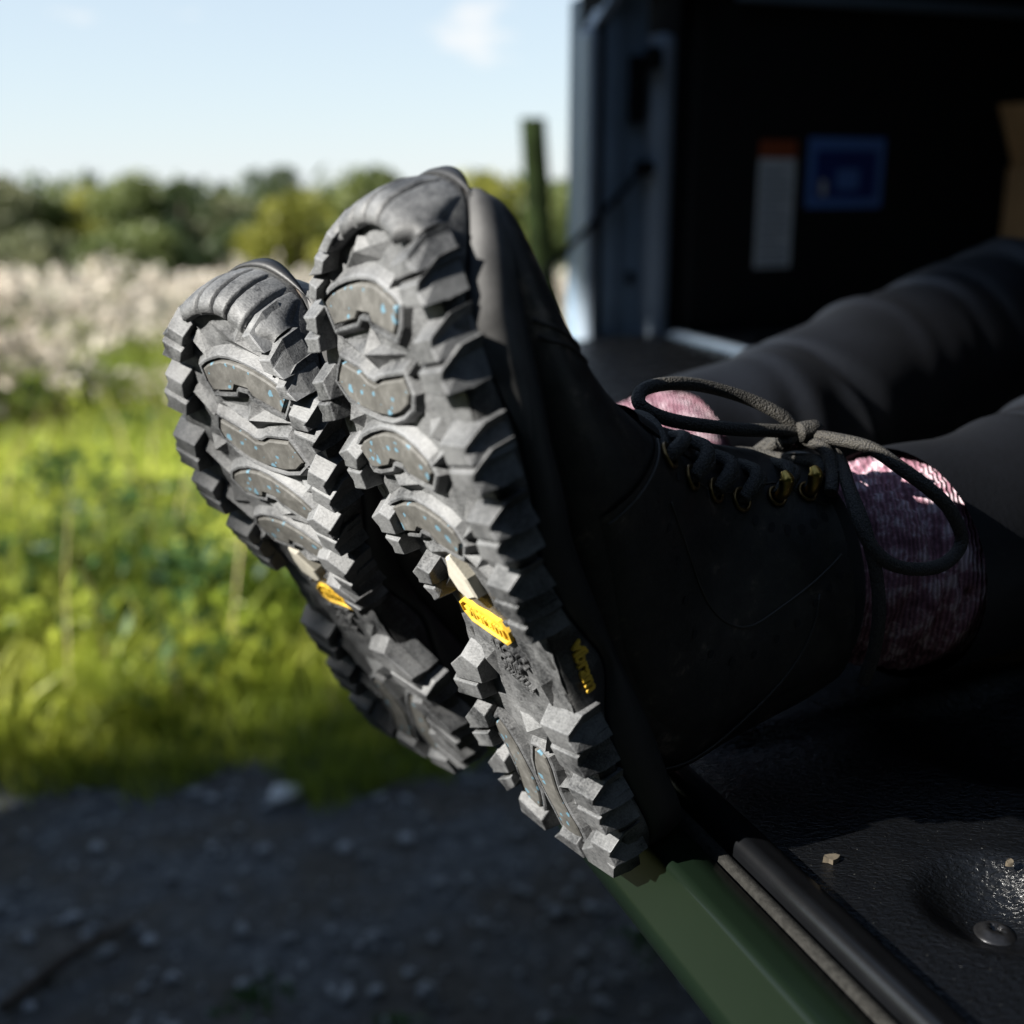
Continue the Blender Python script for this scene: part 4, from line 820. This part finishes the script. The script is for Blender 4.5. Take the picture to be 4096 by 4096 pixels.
tag(quads('flower_leaves', np.concatenate(Lg + Ls), M['herb'] if 'herb' in M else leafmat('herb_leaves', (.05, .085, .02), (.15, .18, .045), .35, .5, 1.5)), 'green stalks and leaves under the cream flower plumes', 'flowers', kind='stuff')
# trees
TM = [leafmat('olive_leaves', (.075, .10, .03), (.17, .195, .06), .3, .5, .3), leafmat('yellow_leaves', (.17, .175, .03), (.32, .31, .06), .35, .5, .3), leafmat('dark_leaves', (.03, .05, .018), (.075, .10, .032), .25, .5, .3), leafmat('grey_leaves', (.11, .125, .06), (.22, .22, .11), .3, .5, .3)]
def tree(label, px_, top, wpx, D, kind, squat=1.):
    x = (px_ - 2048) / 4740 * D; y = D; zt = 1.05 + (720 - top) / 4740 * D; zb = float(tz(x, y)); w = wpx / 4740 * D / 1.6; h = zt - zb
    root = empty('broadleaf_tree', (x, y, zb)); tag(root, label, 'tree', 'trees along the far side of the meadow')
    tr = [(0, 0, -.2), (w * .05, 0, h * .25), (-w * .04, 0, h * .5), (0, 0, h * .85)]
    trunk = tube('trunk', tr, [max(.1, w * .085), w * .07, w * .05, w * .02], M['bark'], root, 9)
    nc = 18; C = []; S = []
    for i in range(nc):
        a = rng.random() * 6.283; e = rng.uniform(-.75, 1.); rr = math.sqrt(max(0, 1 - e * e)) * rng.uniform(.45, .85)
        c = np.array([math.cos(a) * rr * w, math.sin(a) * rr * w, h * .52 + e * h * .42]); cr_ = w * rng.uniform(.28, .50); m = 210
        if i < 9: tube('limb', [(0, 0, h * rng.uniform(.25, .5)), tuple(c * np.array([.5, .5, .85])), tuple(c)], [w * .035, w * .022, w * .01], M['bark'], root, 6, True, 4)
        d = rng.normal(size=(m, 3)); d /= np.linalg.norm(d, axis=1)[:, None]; p = c + d * cr_ * (rng.random((m, 1)) ** .22) * np.array([1, 1, .8]); k = p[:, 2] > h * .07; C.append(p[k])
    C = np.concatenate(C); quads('crown', leaves(C, w * rng.uniform(.05, .10, len(C)), .4), TM[kind], root)
for i, (lab, *a) in enumerate([
    ('grey green tree crown above the flowers at the meadow side away from the truck', 30, 728, 400, 84, 3), ('olive tree standing beside the grey green one', 270, 738, 330, 88, 0),
    ('low bright green bush in front of the olive trees', 230, 930, 330, 62, 3), ('yellowish rounded tree in the middle of the hedgerow', 450, 761, 260, 86, 1), ('tall olive tree with a rounded top in the hedgerow', 610, 724, 330, 80, 0),
    ('dark green tree with a shaded side next to the tall olive tree', 770, 716, 230, 78, 2), ('low olive bush under the dark green tree', 560, 935, 380, 58, 0), ('pale olive tree between dark crowns', 960, 801, 360, 92, 3),
    ('small dark rounded tree behind the boots', 1010, 850, 210, 76, 2), ('tall narrow dark tree rising above the hedgerow', 1140, 676, 250, 100, 2), ('bright yellow green bush beside the boot toes', 1230, 810, 380, 66, 1),
    ('olive tree right behind the boot toe', 1500, 721, 420, 96, 0), ('yellow green tree behind the fence post', 1930, 698, 420, 92, 1), ('olive tree between the fence post and the truck', 2290, 691, 330, 88, 0), ('grey green tree hidden behind the truck corner', 2500, 726, 400, 95, 3)]):
    tree(lab, *a)
C = np.stack([rng.uniform(-260, 200, 6000), rng.uniform(215, 330, 6000), np.zeros(6000)], 1); C[:, 2] = tz(C[:, 0], C[:, 1]) + (13 + 7 * vnoise(C[:, 0], C[:, 1], .05)) * rng.random(6000) ** .6
tag(quads('far_wood', leaves(C, rng.uniform(1.6, 2.8, 6000), .4), TM[2]), 'distant wood along the horizon behind the hedgerow trees', 'wood', kind='stuff')
# the tall hedge that shades the track, behind and beside the camera
def hedge(nm, label, pts, hts, dens=640, ls=.105):
    root = empty(nm, (pts[0][0], pts[0][1], 0)); tag(root, label, 'hedge'); o3 = np.array([pts[0][0], pts[0][1], 0]); C = []
    for i in range(len(pts) - 1):
        p0, p1 = np.array(pts[i]), np.array(pts[i + 1]); ln = np.linalg.norm(p1 - p0); d = (p1 - p0) / ln; nrm = np.array([-d[1], d[0]])
        for s in np.arange(0, ln, .45):
            t = s / ln; hh = hts[i] * (1 - t) + hts[i + 1] * t; c0 = p0 + d * s
            tube('stem', [(c0[0] - o3[0], c0[1] - o3[1], 0), (c0[0] - o3[0] + rng.normal(0, .1), c0[1] - o3[1] + rng.normal(0, .1), hh * .5), (c0[0] - o3[0] + rng.normal(0, .2), c0[1] - o3[1] + rng.normal(0, .2), hh * .85)], [.035, .025, .008], M['bark'], root, 6, True, 3)
            m = int(dens * hh); q_ = np.stack([rng.normal(0, .28, m), np.clip(rng.normal(0, .28, m), -.6, .6), rng.random(m) ** .8 * (hh + rng.normal(0, .07))], 1)
            C.append(np.stack([c0[0] + d[0] * q_[:, 0] + nrm[0] * q_[:, 1] - o3[0], c0[1] + d[1] * q_[:, 0] + nrm[1] * q_[:, 1] - o3[1], q_[:, 2]], 1))
    C = np.concatenate(C); quads('foliage', leaves(C, rng.uniform(ls * .7, ls * 1.3, len(C)), .3), M['weed'], root)
hedge('hedge', 'tall dense hawthorn hedge along the track facing the open tailgate', [(-6.0, -.47), (-5.6, -2.6), (-3.6, -5), (0, -6), (4.5, -5.2), (6.5, -3)], [4.18, 4.16, 5.2, 7.0, 7.0, 6.0])

# added unseen tree, crown shaped to shade the truck bed and leave boots sunlit
def add_shade_tree():
    root = empty('added_shade_tree', (-4.5, -1.35, 0)); tag(root, 'broad crowned tree added out of view to shade the truck bed', 'tree')
    tube('trunk', [(0, -1.5, -.1), (.1, -1.4, 1.5), (-.05, -1.2, 3.4), (.05, -.4, 5.0), (.05, 0, 5.8)], [.11, .09, .07, .03], M['bark'], root, 10); C = []
    for i in range(50):
        a = rng.random() * 6.283; e = rng.uniform(-1, 1); rr = math.sqrt(1 - e * e) * rng.uniform(.3, 1); c = np.array([math.cos(a) * rr * .8, .45 + math.sin(a) * rr * 1.5, 5.35 + e * .85]) if i > 25 else np.array([rng.uniform(-.8, .8), rng.uniform(-1.0, 1.9), 4.75])
        if i < 10: tube('limb', [(0, -.5, 4.4 + .4 * rng.random()), tuple(c * np.array([.5, .5, .95])), tuple(c)], [.06, .04, .015], M['bark'], root, 6, True, 4)
        d = rng.normal(size=(900, 3)); d /= np.linalg.norm(d, axis=1)[:, None]; C.append(c + d * .45 * rng.random((900, 1)) ** .4)
    C = np.concatenate(C); fl = 4.17 - .6 * (C[:, 0] * .94 + C[:, 1] * .342); C[:, 2] = np.where(C[:, 2] < fl, 2 * fl - C[:, 2], C[:, 2]); quads('crown', leaves(C, rng.uniform(.07, .11, len(C)), .3), M['weed'], root)
add_shade_tree()
